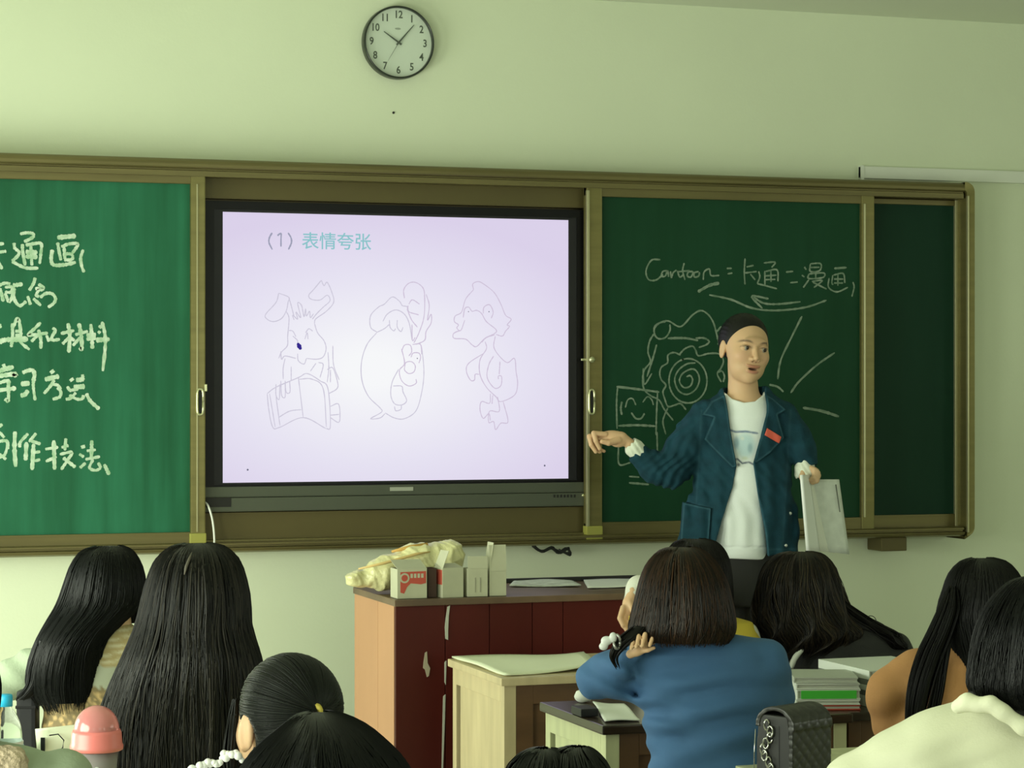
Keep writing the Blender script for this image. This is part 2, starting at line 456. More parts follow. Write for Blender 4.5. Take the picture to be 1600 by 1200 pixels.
yl = SL + .0032; GA = (0, 340, 8.0); GB = (0, 480, 8.0); GC = (0, 560, 3.75)
strokes('chalk_writing', [(GA, [
    [(-60, 335), (50, 325)], [(-60, 440), (80, 420)], [(-20, 560), (28, 645)],
    [(250, 205), (330, 190), (410, 200), (415, 240), (340, 285), (300, 300)], [(175, 315), (185, 380), (238, 430), (220, 480), (150, 545)],
    [(150, 545), (230, 590), (330, 630), (480, 632)], [(280, 330), (285, 430), (315, 600)],
    [(320, 345), (430, 325), (515, 328), (510, 450), (495, 580)], [(385, 350), (390, 470), (400, 600)],
    (1.4, [(320, 428), (470, 436)]), (1.4, [(320, 486), (470, 490)]),
    (1.5, [(715, 250), (950, 228)]), [(720, 310), (740, 430), (762, 535)], [(765, 365), (860, 330), (965, 325), (960, 365), (900, 450)],
    [(800, 360), (812, 520)], [(790, 450), (895, 460), (900, 520), (800, 532)], (1.2, [(655, 400), (640, 520), (670, 590), (800, 590), (948, 558)]),
    [(1040, 400), (1010, 500), (1020, 600), (1052, 685)]])], M['chalk_l'], left, yl, 4.6)
strokes('chalk_writing', [(GA, [
    [(-40, 860), (60, 820), (130, 830)], [(0, 880), (20, 960), (42, 1050)], [(60, 870), (145, 868), (140, 930), (60, 932)],
    [(60, 945), (120, 1050), (182, 900)], (1.3, [(160, 850), (284, 830)]), [(182, 880), (170, 970), (200, 1060), (255, 1100), (330, 1045)],
    [(440, 750), (420, 820), (365, 912)], [(480, 830), (542, 880), (500, 912)], [(440, 890), (490, 890), (450, 970), (490, 985)],
    [(345, 980), (382, 1090)], [(415, 1010), (512, 1100)], [(500, 1000), (570, 950), (650, 952), (694, 1010), (672, 1070), (600, 1122)]])], M['chalk_l'], left, yl, 4.6)
strokes('chalk_writing', [(GB, [
    [(-10, 210), (8, 262)], (1.6, [(-40, 445), (60, 410), (200, 402), (352, 400)]), [(150, 200), (158, 350), (140, 500)],
    [(150, 280), (225, 140), (262, 330), (255, 430), (370, 532)], [(190, 300), (245, 300)], [(190, 350), (245, 352)],
    [(510, 190), (440, 260), (355, 345), (420, 345), (600, 322)], [(480, 280), (510, 400), (510, 520)], [(480, 340), (390, 432)], [(580, 350), (615, 430)],
    [(655, 260), (692, 290), (650, 370), (655, 412), (750, 400)],
    [(760, 330), (930, 290)], (1.2, [(850, 200), (872, 350), (860, 570)]), [(870, 370), (780, 462)], [(880, 380), (932, 420)],
    [(940, 345), (1100, 300)], (1.2, [(985, 200), (1015, 350), (1022, 520), (990, 505)]), [(1000, 380), (910, 482)],
    (1.3, [(1080, 350), (1200, 342)]), (1.2, [(1135, 210), (1150, 400), (1155, 520)]), (1.3, [(1080, 400), (1200, 382)]),
    [(1225, 300), (1255, 325)], [(1235, 230), (1270, 262)], (1.5, [(1200, 412), (1372, 400)]), (1.1, [(1275, 180), (1310, 330), (1315, 500), (1285, 800)])])], M['chalk_l'], left, yl, 4.6)
strokes('chalk_writing', [(GB, [
    [(40, 710), (58, 755)], [(-10, 780), (10, 820)], (1.4, [(-20, 800), (172, 745)]), (1.5, [(-20, 862), (185, 835), (165, 865)]),
    [(-20, 950), (105, 918), (100, 1010)], (1.4, [(-30, 1040), (202, 1012)]), (1.2, [(280, 820), (350, 792), (410, 790), (432, 850), (415, 930)]), (1.5, [(260, 960), (372, 950)]),
    (1.4, [(638, 788), (668, 825)]), (1.4, [(560, 905), (740, 862)]), [(680, 910), (620, 1000), (548, 1082)], [(640, 965), (720, 975), (762, 1030)],
    (1.3, [(885, 890), (908, 922)]), [(840, 990), (872, 1042)], (1.4, [(950, 912), (1050, 902)]), [(1030, 840), (1042, 912)], (1.6, [(920, 1000), (1062, 990)]), [(862, 1042), (980, 1022)]]),
    (GC, [[(47, 125), (50, 200), (48, 250), (28, 236)], [(200, 100), (195, 160), (206, 246)], (1.4, [(120, 218), (145, 212), (165, 186)]),
    [(335, 170), (356, 195), (350, 225), (308, 240)], [(385, 240), (415, 232), (445, 200)], [(405, 215), (450, 238), (482, 236), (490, 215)], (1.2, [(505, 205), (530, 250), (582, 298)])])],
    M['chalk_l'], left, yl, 4.6)
strokes('chalk_writing', [(GC, [
    [(-5, 400), (14, 385)], [(-5, 430), (26, 465)], [(-5, 485), (42, 488), (30, 560), (-5, 582)], [(-5, 560), (36, 592)], [(46, 488), (46, 532)],
    (1.4, [(88, 428), (85, 530), (92, 635)]),
    [(165, 440), (120, 490), (115, 522)], (1.3, [(155, 490), (150, 598)]), [(212, 438), (170, 490)], [(180, 482), (238, 502)], (1.3, [(197, 500), (188, 654)]),
    [(200, 552), (236, 546)], [(200, 602), (236, 592)],
    [(265, 532), (342, 520)], (1.3, [(315, 480), (320, 652)]), [(268, 604), (332, 575)], [(360, 522), (402, 510)], [(386, 468), (380, 540)],
    [(350, 562), (420, 550), (400, 590), (358, 652)], (1.2, [(370, 582), (442, 638)]),
    (1.3, [(484, 508), (490, 528)]), [(464, 560), (492, 578)], [(468, 642), (502, 612)], [(508, 542), (562, 535)], (1.2, [(538, 480), (535, 590)]), [(500, 592), (586, 575)],
    [(545, 592), (525, 640), (560, 656), (592, 642)], [(575, 610), (592, 642)], (1.2, [(610, 620), (625, 650), (640, 682)])])], M['chalk_l'], left, yl, 4.4)
# right panel
GD = (980, 380, 4.21); GE = (940, 480, 6.0); GF = (900, 460, 2.609)
cart_ = [
    [(218, 108), (160, 112), (124, 180), (140, 238), (190, 242), (236, 205)], [(265, 180), (235, 186), (225, 216), (250, 216), (266, 182), (272, 222)],
    [(285, 185), (290, 226), (302, 195), (325, 176)], [(375, 130), (365, 180), (380, 242)], [(335, 188), (412, 180)], [(330, 180), (346, 222), (372, 205)],
    [(432, 186), (402, 190), (396, 216), (420, 222), (436, 186)], [(470, 186), (442, 195), (442, 222), (470, 216), (476, 190)], [(500, 242), (506, 190), (540, 170), (552, 212), (606, 212)],
    [(655, 166), (688, 165)], [(660, 202), (692, 196)],
    [(775, 100), (770, 190), (775, 272)], [(785, 156), (832, 146)], [(775, 196), (852, 186)], [(810, 202), (842, 242)],
    [(898, 130), (972, 125), (950, 160)], [(865, 185), (872, 222), (855, 266)], [(855, 266), (920, 282), (986, 300)], [(905, 182), (906, 276)], [(910, 186), (985, 176), (992, 252)],
    [(945, 182), (946, 256)], [(910, 215), (982, 210)], [(910, 240), (975, 238)], [(1045, 190), (1092, 185)], [(1072, 260), (1122, 255)],
    [(1165, 156), (1178, 175)], [(1148, 210), (1166, 222)], [(1158, 292), (1195, 240)], [(1205, 135), (1272, 135), (1266, 180), (1205, 185), (1205, 135)], [(1205, 160), (1265, 158)],
    [(1195, 202), (1292, 196), (1286, 226), (1195, 232), (1195, 202)], [(1240, 200), (1240, 230)], [(1215, 252), (1282, 246), (1228, 292)], [(1220, 256), (1312, 302)],
    (1.3, [(1362, 166), (1444, 160)]), [(1352, 210), (1346, 262), (1356, 272)], [(1356, 210), (1420, 200), (1432, 262)], [(1386, 205), (1386, 280)], [(1360, 236), (1422, 236)], [(1360, 262), (1420, 262)],
    [(1328, 228), (1325, 290), (1380, 320), (1452, 290)], [(1485, 255), (1492, 290), (1478, 352)]]
_x = lambda st: (st[1] if isinstance(st, tuple) else st)[0][0]
for a_, b_ in ((0, 640), (640, 700), (700, 1030), (1030, 1130), (1130, 2000)):
    strokes('chalk_writing', [(GD, [st for st in cart_ if a_ <= _x(st) < b_])], M['chalk_r'], right, yl, 2.6)
strokes('chalk_line', [(GD, [
    (1.5, [(605, 262), (540, 278), (465, 320)]), [(540, 340), (680, 370), (800, 420), (900, 440), (1030, 440), (1180, 420), (1312, 375)],
    [(930, 365), (820, 350), (890, 430)], [(830, 355), (900, 395), (1000, 400), (1140, 385)],
    [(1150, 480), (1080, 620), (1010, 770), (990, 895)], [(1365, 720), (1250, 800), (1130, 910), (1075, 985)], [(935, 930), (990, 945), (1028, 978)]]),
    (GF, [(1.5, [(925, 462), (1000, 475), (1072, 498)])])], M['chalk_r'], right, yl, 3.2)
big = [(810 + 178 * math.cos(t_), 690 + 208 * math.sin(t_)) for t_ in np.linspace(-1.9, 4.5, 26)]
strokes('chalk_drawing', [(GE, [
    (1.3, [(140, 745), (350, 770), (540, 796)]), [(150, 745), (140, 900), (145, 1140)], [(525, 795), (515, 1000), (510, 1200)], (1.3, [(155, 1112), (330, 1106), (505, 1115)]),
    (1.2, [(190, 885), (180, 950), (190, 1010)]), (.8, [(222, 942), (245, 870), (290, 858), (322, 918)]), (.8, [(385, 892), (430, 840), (470, 868), (486, 918)]),
    [(278, 988), (320, 1042), (370, 1042), (402, 995)],
    [(490, 235), (500, 175), (560, 140), (630, 130), (740, 182), (850, 75), (930, 32), (1000, 70), (1050, 150), (1080, 260), (1110, 380), (1122, 440)],
    [(640, 160), (640, 220), (600, 282), (540, 297), (500, 262), (495, 200), (540, 150), (600, 135)],
    [(490, 250), (450, 320), (435, 420), (457, 510), (400, 590), (385, 690), (400, 770), (460, 830), (540, 872), (590, 960), (672, 1062)],
    (1.1, [(516, 350), (480, 480), (425, 652)]), [(390, 570), (400, 722), (472, 620)], (1.3, [(620, 292), (780, 290), (905, 312)]),
    (1.1, [(880, 290), (960, 290), (1007, 320), (980, 352), (910, 378)]),
    [(740, 450), (680, 425), (622, 450), (618, 520), (562, 560), (545, 620), (560, 680), (602, 732), (575, 790), (592, 860), (622, 930), (680, 920), (740, 905), (792, 962)],
    [(730, 442), (780, 390), (850, 365), (880, 400), (908, 455), (1000, 435), (1100, 438), (1142, 500), (1120, 570), (1085, 625), (1122, 702)],
    [(1122, 180), (1070, 240)], [(1132, 230), (1080, 300)], [(1112, 290), (1090, 352)], [(1092, 610), (1130, 600), (1152, 650), (1140, 702)],
    big, [(880, 522), (800, 532), (720, 592), (685, 682), (722, 782), (800, 817), (880, 772), (917, 682), (892, 602), (840, 580), (760, 622), (730, 692), (770, 752), (830, 740), (853, 682), (832, 642), (795, 652)],
    [(622, 942), (590, 1012), (575, 1082), (602, 1192)]]),
    (GF, [[(170, 555), (173, 620), (176, 692), (222, 686)], [(330, 560), (332, 652)], [(216, 742), (258, 745)], (1.2, [(216, 768), (297, 775)])])], M['chalk_r'], right, yl, 2.7)

# ---------------------------------------------------------------- display
DY = 7.728
disp = empty('classroom_display', (0, 0, 0), 'large black flat touch display between the green panels, lavender slide lit', 'display')
dx0 = onY(319, 560, DY).x - .06; dx1 = onY(918, 560, DY).x + .05
dz1 = onY(620, 321, DY).z; dz0 = onY(620, 757, DY).z
sx0 = onY(348, 560, DY).x; sx1 = onY(888, 560, DY).x
sz1 = onY(620, 337.5, DY).z; sz0 = onY(620, 751, DY).z
gy = DY
mb = MB()
mb.box(dx0, sx0 - .03, gy - .004, gy + .03, dz0, dz1); mb.box(sx1 + .03, dx1, gy - .004, gy + .03, dz0, dz1)
mb.box(sx0 - .03, sx1 + .03, gy - .004, gy + .03, sz1 + .008, dz1); mb.box(sx0 - .03, sx1 + .03, gy - .004, gy + .03, dz0, sz0 - .006)
mb.build('bezel', M['bezel'], disp)
mb = MB()
mb.box(sx0 - .03, sx0, gy - .001, gy + .03, sz0 - .006, sz1 + .008); mb.box(sx1, sx1 + .03, gy - .001, gy + .03, sz0 - .006, sz1 + .008)
mb.box(sx0, sx1, gy - .001, gy + .03, sz1, sz1 + .008); mb.box(sx0, sx1, gy - .001, gy + .03, sz0 - .006, sz0)
mb.build('inner_bezel', M['bezel2'], disp)
# lit slide: soft lavender with a paler middle (it is what the screen shows)
sm = bpy.data.materials.new('lit_slide'); sm.use_nodes = True; nt = sm.node_tree
for n_ in list(nt.nodes): nt.nodes.remove(n_)
out = nt.nodes.new('ShaderNodeOutputMaterial'); em = nt.nodes.new('ShaderNodeEmission')
tc = nt.nodes.new('ShaderNodeTexCoord'); mp = nt.nodes.new('ShaderNodeMapping')
mp.inputs['Location'].default_value = (-0.42, 0, -0.42); gr = nt.nodes.new('ShaderNodeTexGradient'); gr.gradient_type = 'SPHERICAL'
mp2 = nt.nodes.new('ShaderNodeMapping'); mp2.inputs['Scale'].default_value = (1.35, 0, 1.7)
rp = nt.nodes.new('ShaderNodeValToRGB')
rp.color_ramp.elements[0].position = 0.0; rp.color_ramp.elements[0].color = lin((219, 209, 234)) + (1,)
rp.color_ramp.elements[1].position = 0.9; rp.color_ramp.elements[1].color = lin((246, 247, 249)) + (1,)
e = rp.color_ramp.elements.new(0.4); e.color = lin((230, 226, 242)) + (1,)
nt.links.new(tc.outputs['Generated'], mp.inputs[0]); nt.links.new(mp.outputs[0], mp2.inputs[0])
nt.links.new(mp2.outputs[0], gr.inputs[0]); nt.links.new(gr.outputs['Fac'], rp.inputs[0])
nt.links.new(rp.outputs[0], em.inputs[0]); nt.links.new(em.outputs[0], out.inputs[0])
screen = MB().box(sx0, sx1, gy, gy + .02, sz0, sz1).build('screen', sm, disp)
def emat(name, rgb):
    m = bpy.data.materials.new(name); m.use_nodes = True; t_ = m.node_tree
    for n_ in list(t_.nodes): t_.nodes.remove(n_)
    o_ = t_.nodes.new('ShaderNodeOutputMaterial'); e_ = t_.nodes.new('ShaderNodeEmission')
    e_.inputs[0].default_value = lin(rgb) + (1,); t_.links.new(e_.outputs[0], o_.inputs[0]); return m
ln = emat('slide_line', (206, 202, 218)); lp = emat('slide_line_pink', (207, 195, 216)); tealm = emat('slide_teal', (140, 196, 202)); greym = emat('slide_grey', (158, 160, 182)); bluem = emat('slide_blue', (52, 40, 140))
c = onY(526, 379, gy - .001); text_mesh('slide_heading', '表情夸张', 0.0605, tealm, screen, (c.x, gy - .001, c.z + .0), off=0.0004)
ysl = gy - .0012
strokes('slide_number', [((390, 340, 6.957), [[(245, 165), (215, 220), (212, 275), (247, 348)], [(302, 196), (340, 174), (341, 245), (341, 316)], [(418, 165), (450, 220), (454, 275), (422, 348)]])], greym, screen, ysl, 2.4)
GG = (380, 400, 4.0); GH = (560, 410, 4.444); GI = (620, 400, 4.0)
strokes('slide_drawing', [(GG, [
    [(222, 232), (205, 290), (140, 365), (150, 395), (190, 410), (240, 390), (270, 340), (280, 290), (285, 258), (222, 232)],
    [(285, 258), (300, 310), (318, 380)], [(268, 345), (285, 380), (285, 425), (278, 500), (276, 560), (240, 600), (222, 640)], [(235, 595), (240, 645), (262, 625), (330, 640)],
    [(488, 152), (440, 210), (410, 245), (425, 270), (480, 275), (525, 245), (542, 280), (500, 320), (460, 360), (432, 395)],
    [(488, 152), (505, 185), (525, 165), (555, 230), (565, 290), (520, 345), (455, 392), (445, 420)],
    [(318, 400), (310, 370), (340, 395), (330, 350), (360, 385), (340, 295), (365, 310), (380, 380), (390, 330), (395, 375), (415, 345), (420, 385), (440, 360)],
    [(445, 420), (465, 480), (505, 530), (518, 580), (500, 630), (460, 645), (395, 640)], [(285, 465), (310, 470), (330, 505)], [(390, 480), (410, 455), (435, 470)],
    [(310, 500), (340, 530), (335, 560)], [(385, 520), (400, 480), (405, 520)], [(340, 610), (345, 655), (380, 675), (395, 640)],
    [(262, 640), (250, 700), (250, 770)], [(300, 690), (300, 780)], [(420, 720), (455, 670)], [(470, 665), (500, 680), (480, 760)], [(530, 600), (535, 700), (525, 790)], [(560, 560), (565, 680), (600, 775)],
    [(525, 710), (560, 700), (590, 790), (585, 830), (535, 860)], [(545, 710), (545, 790)], [(150, 860), (205, 820), (345, 760), (400, 735), (480, 780), (530, 830), (545, 1060), (520, 1080)],
    [(345, 760), (375, 1010)], [(150, 860), (160, 960), (185, 1070), (230, 1070), (375, 1010), (520, 1080)], [(165, 860), (200, 1070)], [(205, 880), (230, 1060)], [(220, 1010), (290, 970), (365, 960)], [(350, 770), (430, 770), (500, 830), (520, 1070)],
    [(205, 800), (205, 870), (225, 895), (230, 800)], [(235, 780), (240, 870), (262, 880), (262, 790)], [(262, 780), (268, 850), (292, 850), (290, 780)],
    [(545, 940), (595, 925), (605, 1000), (595, 1040), (545, 1010)], [(545, 995), (600, 990)]]),
    (GH, [[(130, 485), (85, 450), (85, 370), (140, 310), (180, 290), (235, 240), (285, 270), (305, 300), (340, 310), (350, 360)],
    [(130, 485), (180, 460), (215, 430)], [(170, 410), (200, 360), (260, 330), (320, 360), (355, 430), (372, 540)], [(215, 400), (220, 450), (245, 475), (258, 460)],
    [(270, 400), (270, 450), (295, 480), (310, 450)], [(130, 485), (60, 570), (22, 690), (25, 820), (70, 930), (150, 1010), (160, 1040), (85, 1085), (150, 1080), (185, 1050)],
    [(185, 1045), (250, 1080), (320, 1085), (400, 1030), (440, 900), (455, 760), (440, 600), (425, 560)],
    [(280, 740), (235, 830), (225, 920), (250, 980), (300, 990), (335, 960), (310, 900), (300, 860), (240, 858)], [(250, 1000), (260, 1030), (295, 1020), (298, 990)]])],
    ln, screen, ysl, 1.5)
strokes('slide_drawing', [(GH, [
    [(320, 250), (315, 190), (350, 145), (400, 140), (450, 180), (460, 250), (455, 380), (420, 490), (385, 560)], [(350, 290), (375, 260), (425, 290)], [(345, 300), (345, 340), (420, 365)], [(345, 340), (370, 400), (410, 450)],
    [(470, 220), (492, 300), (480, 400), (505, 360), (505, 420), (470, 480), (460, 540), (400, 570)], [(372, 430), (375, 540), (395, 520)],
    [(300, 620), (320, 575), (360, 575), (370, 620), (350, 650)], [(365, 660), (380, 630), (420, 630), (432, 660), (420, 700)], [(320, 730), (330, 695), (370, 690), (395, 720), (385, 760), (350, 772), (322, 750), (320, 730)],
    [(300, 600), (320, 700), (285, 750), (300, 820), (350, 858), (400, 840), (400, 810)], [(375, 570), (430, 570), (440, 640)]]),
    (GI, [[(480, 210), (475, 175), (510, 160), (550, 180), (610, 230), (650, 300), (680, 370), (715, 395), (690, 430), (705, 440), (680, 470), (660, 500), (620, 490)],
    [(480, 210), (430, 270), (405, 350), (365, 375), (360, 410), (385, 430), (375, 450), (400, 465), (425, 400)], [(415, 385), (425, 330), (450, 320), (470, 345), (500, 340), (530, 360), (560, 410), (620, 460), (610, 485), (550, 515), (500, 565), (470, 555), (430, 520), (360, 515), (352, 490), (370, 475), (400, 465)],
    [(540, 360), (545, 320), (580, 305), (602, 350), (590, 390)], [(530, 540), (560, 510), (612, 492)], [(552, 535), (560, 580), (520, 650), (520, 740), (560, 820), (620, 880), (650, 910), (735, 870), (755, 800), (745, 720), (735, 640), (685, 665), (610, 580), (615, 500)],
    [(540, 610), (450, 670), (435, 720), (460, 775), (485, 775), (490, 740), (515, 740)], [(605, 625), (575, 680), (565, 760), (610, 825), (650, 810), (655, 755), (635, 750), (635, 770)], [(645, 660), (640, 740)],
    [(585, 860), (580, 920), (530, 910), (520, 960), (540, 1015), (575, 985), (585, 1030)], [(630, 880), (640, 970), (580, 970), (575, 1040), (605, 1035), (618, 1085), (650, 1045), (695, 1035), (665, 910)], [(600, 870), (595, 925)]])],
    lp, screen, ysl - .0002, 1.5)
mb = MB()
for px, py, r in ((467.5, 541, 3.6), (466, 538, 2.4), (469, 544, 2.6)):
    c = onY(px, py, ysl); mb.cyl((c.x, ysl, c.z), (0, -1, 0), r * 8.1 / F, r * 8.1 / F, .0006, 12)
mb.build('slide_drawing', bluem, screen)
sdm = emat('slide_dot', (105, 105, 125))
for px, py, r in ((387, 734, 1.5), (851, 727.5, 1.5), (764, 487, .9), (732, 487, .8), (652, 560, .9)):
    c = onY(px, py, ysl); MB().cyl((c.x, ysl, c.z), (0, -1, 0), r * 8.1 / F, r * 8.1 / F, .0006, 10).build('slide_dot', sdm, screen)
# lower bar
bz1 = dz0; bz0 = onY(620, 795.5, DY - .02).z; bm_ = (bz1 + bz0) / 2 + .006
MB().box(dx0, dx1, DY - .012, DY + .05, bm_, bz1, .003).build('lower_bar', M['base_bar'], disp)
lb = MB().box(dx0, dx1, DY - .020, DY + .05, bz0, bm_ - .001, .004).build('lower_bar', M['base_bar'], disp)
c = onY(627.5, 764, DY - .013); MB().box(c.x - .041, c.x + .041, DY - .0145, DY - .012, c.z - .0065, c.z + .0065, .001).build('badge', M['plate'], disp)
c0 = onY(318, 778, DY - .02); c1 = onY(361, 792, DY - .02)
MB().box(dx0, c1.x, DY - .0215, DY - .0195, c1.z, c0.z).build('card_slot', M['dark'], lb)
for k in range(7):
    c = onY(866 + k * 5.3, 775, DY - .02)
    MB().box(c.x - .0028, c.x + .0028, DY - .0220, DY - .0195, c.z - .005, c.z + .005, .0008).build('button', M['dark'], lb)
c = onY(911, 774, DY - .02)
MB().cyl((c.x, DY - .02, c.z), (0, -1, 0), .006, .005, .006, 14).build('power_button', M['handle'], lb, True)
# cables
wc = mat('white_cable', (0.7, 0.72, 0.66), 0.5); kc = mat('black_cable', (0.01, 0.012, 0.01), 0.5)
pts = [onY(px, py, y) for px, py, y in ((318, 783, 7.72), (325, 790, 7.69), (331, 808, 7.675), (334, 828, 7.67), (335, 846, 7.67), (334, 852, 7.69))]
cab = MB().tube(catmull([p[:] for p in pts], 18).tolist(), .0035, 8).build('white_cable', wc, None, True)
tag(cab, 'thin white cable hanging from the display beside the left sliding panel', 'cable')
rnd = random.Random(3); mb = MB()
for k in range(4):
    P = [onY(px + rnd.uniform(-3, 3), py + rnd.uniform(-2, 2), 7.75).to_tuple() for px, py in ((833, 853), (846, 861), (862, 856), (874, 863), (886, 857), (889, 866), (872, 860))]
    mb.tube(catmull(P, 26).tolist(), .0035, 6)
cab = mb.build('black_cable', kc, None, True)
tag(cab, 'tangled black cable hanging just under the board above the lectern', 'cable')

# ---------------------------------------------------------------- wall clock
cc = onY(623.5, 66, WY - .03)
R = 57.0 * 8.13 / F
clock = empty('wall_clock', (cc.x, WY, cc.z), 'round wall clock with black rim and pale dial, above the display', 'clock')
rim = mat('black_rim', (0.012, 0.018, 0.012), 0.3); dial = mat('pale_dial', (0.66, 0.74, 0.64), 0.5); ink = mat('dial_ink', (0.04, 0.06, 0.04), 0.5)
qy = Vector((0, 0, 1)).rotation_difference(Vector((0, -1, 0)))
MB().lathe([(R * .96, 0), (R, .004), (R, .026), (R * .985, .036), (R * .965, .040), (R * .945, .036), (R * .935, .028), (R * .935, .02)], 64, (0, 0, 0), qy).build('rim', rim, clock, True)
MB().cyl((0, 0, 0), (0, -1, 0), R * .935, R * .935, .022, 64).build('dial', dial, clock)
for n_ in range(1, 13):
    a = math.radians(90 - 30 * n_)
    text_mesh('numeral', str(n_), 0.036, ink, clock, (R * .755 * math.cos(a), -.0225, R * .755 * math.sin(a)), sx=0.85, off=.0006)
def hand(name, ang, ln_, w, y):
    a = math.radians(90 - ang); d = Vector((math.cos(a), 0, math.sin(a))); s_ = Vector((-d.z, 0, d.x))
    P = [d * -.012 + s_ * w, d * ln_ + s_ * w * .35, d * ln_ - s_ * w * .35, d * -.012 - s_ * w]
    mb = MB(); mb.prism([(p.x, p.z) for p in P], y, y - .0012); return mb.build(name, ink, clock)
hand('hour_hand', 304, R * .50, .0036, -.025); hand('minute_hand', 41, R * .66, .0032, -.027); hand('second_hand', 211, R * .60, .0009, -.029)
MB().cyl((0, -.022, 0), (0, -1, 0), .004, .003, .009, 16).build('hub', ink, clock)
MB().prism([(.011 * math.cos(t_) - .002, .047 + .0035 * math.sin(t_)) for t_ in np.linspace(0, 6.0, 12)], -.0222, -.0226).build('dial_mark', mat('dial_mark', (.32, .38, .31), .5), clock)
gl = bpy.data.materials.new('clock_glass'); gl.use_nodes = True; nt = gl.node_tree
for n_ in list(nt.nodes): nt.nodes.remove(n_)
o_ = nt.nodes.new('ShaderNodeOutputMaterial'); mx = nt.nodes.new('ShaderNodeMixShader'); tr = nt.nodes.new('ShaderNodeBsdfTransparent'); gs = nt.nodes.new('ShaderNodeBsdfGlossy')
gs.inputs['Roughness'].default_value = .05; mx.inputs[0].default_value = .05
nt.links.new(tr.outputs[0], mx.inputs[1]); nt.links.new(gs.outputs[0], mx.inputs[2]); nt.links.new(mx.outputs[0], o_.inputs[0])
MB().cyl((0, -.032, 0), (0, -1, 0), R * .937, R * .937, .0015, 64).build('glass', gl, clock)
# ---------------------------------------------------------------- signed distance modelling
def smin(a, b, k):
    if k <= 0: return np.minimum(a, b)
    h_ = np.clip(0.5 + 0.5 * (b - a) / k, 0, 1)
    return b * (1 - h_) + a * h_ - k * h_ * (1 - h_)
def smax(a, b, k): return -smin(-a, -b, k)
def cone(P, a, b, ra, rb):
    a = np.asarray(a, float); b = np.asarray(b, float); d = b - a; L2 = float(d @ d) + 1e-12
    X, Y, Z = P[0] - a[0], P[1] - a[1], P[2] - a[2]
    t = np.clip((X * d[0] + Y * d[1] + Z * d[2]) / L2, 0, 1)
    return np.sqrt((X - t * d[0]) ** 2 + (Y - t * d[1]) ** 2 + (Z - t * d[2]) ** 2) - (ra + t * (rb - ra))
def chain(P, pts, rs, k=0.01):
    v = None
    for i in range(len(pts) - 1):
        c_ = cone(P, pts[i], pts[i + 1], rs[i], rs[i + 1])
        v = c_ if v is None else smin(v, c_, k)
    return v
def ell(P, c, r):
    x, y, z = (P[0] - c[0]), (P[1] - c[1]), (P[2] - c[2])
    k0 = np.sqrt((x / r[0]) ** 2 + (y / r[1]) ** 2 + (z / r[2]) ** 2)
    k1 = np.sqrt((x / r[0] ** 2) ** 2 + (y / r[1] ** 2) ** 2 + (z / r[2] ** 2) ** 2) + 1e-9
    return k0 * (k0 - 1.0) / k1
def loft(P, rows, cap=0.01):
    """rows: (z, cx, cy, rx, ry) with elliptical sections"""
    R_ = np.array(sorted([tuple(r) for r in rows])); z = R_[:, 0]
    Z = P[2]
    cx, cy, rx, ry = [np.interp(Z, z, R_[:, i]) for i in (1, 2, 3, 4)]
    k0 = np.sqrt(((P[0] - cx) / rx) ** 2 + ((P[1] - cy) / ry) ** 2)
    d = (k0 - 1) * np.minimum(rx, ry)
    return smax(smax(d, z[0] - Z, cap), Z - z[-1], cap)
def poly2(X, Z, pts):
    """signed distance to a polygon in the x,z plane"""
    n = len(pts); d = np.full(X.shape, 1e9); s_ = np.ones(X.shape)
    j = n - 1
    for i in range(n):
        ex, ez = pts[j][0] - pts[i][0], pts[j][1] - pts[i][1]
        wx, wz = X - pts[i][0], Z - pts[i][1]
        t = np.clip((wx * ex + wz * ez) / (ex * ex + ez * ez + 1e-12), 0, 1)
        d = np.minimum(d, (wx - ex * t) ** 2 + (wz - ez * t) ** 2)
        c1 = Z >= pts[i][1]; c2 = Z < pts[j][1]; c3 = ex * wz > ez * wx
        fl = (c1 & c2 & c3) | (~c1 & ~c2 & ~c3)
        s_ = np.where(fl, -s_, s_)
        j = i
    return s_ * np.sqrt(d)
def rotz(P, c, phi, roll=0.0, pitch=0.0):
    """points in the frame of a head at c whose face looks along (sin phi, -cos phi)"""
    x, y, z = P[0] - c[0], P[1] - c[1], P[2] - c[2]
    cs, sn = math.cos(phi), math.sin(phi)
    x, y = x * cs + y * sn, -x * sn + y * cs
    if pitch: c_, s_ = math.cos(pitch), math.sin(pitch); y, z = y * c_ + z * s_, -y * s_ + z * c_
    if roll: c_, s_ = math.cos(roll), math.sin(roll); x, z = x * c_ - z * s_, x * s_ + z * c_
    return (x, y, z)
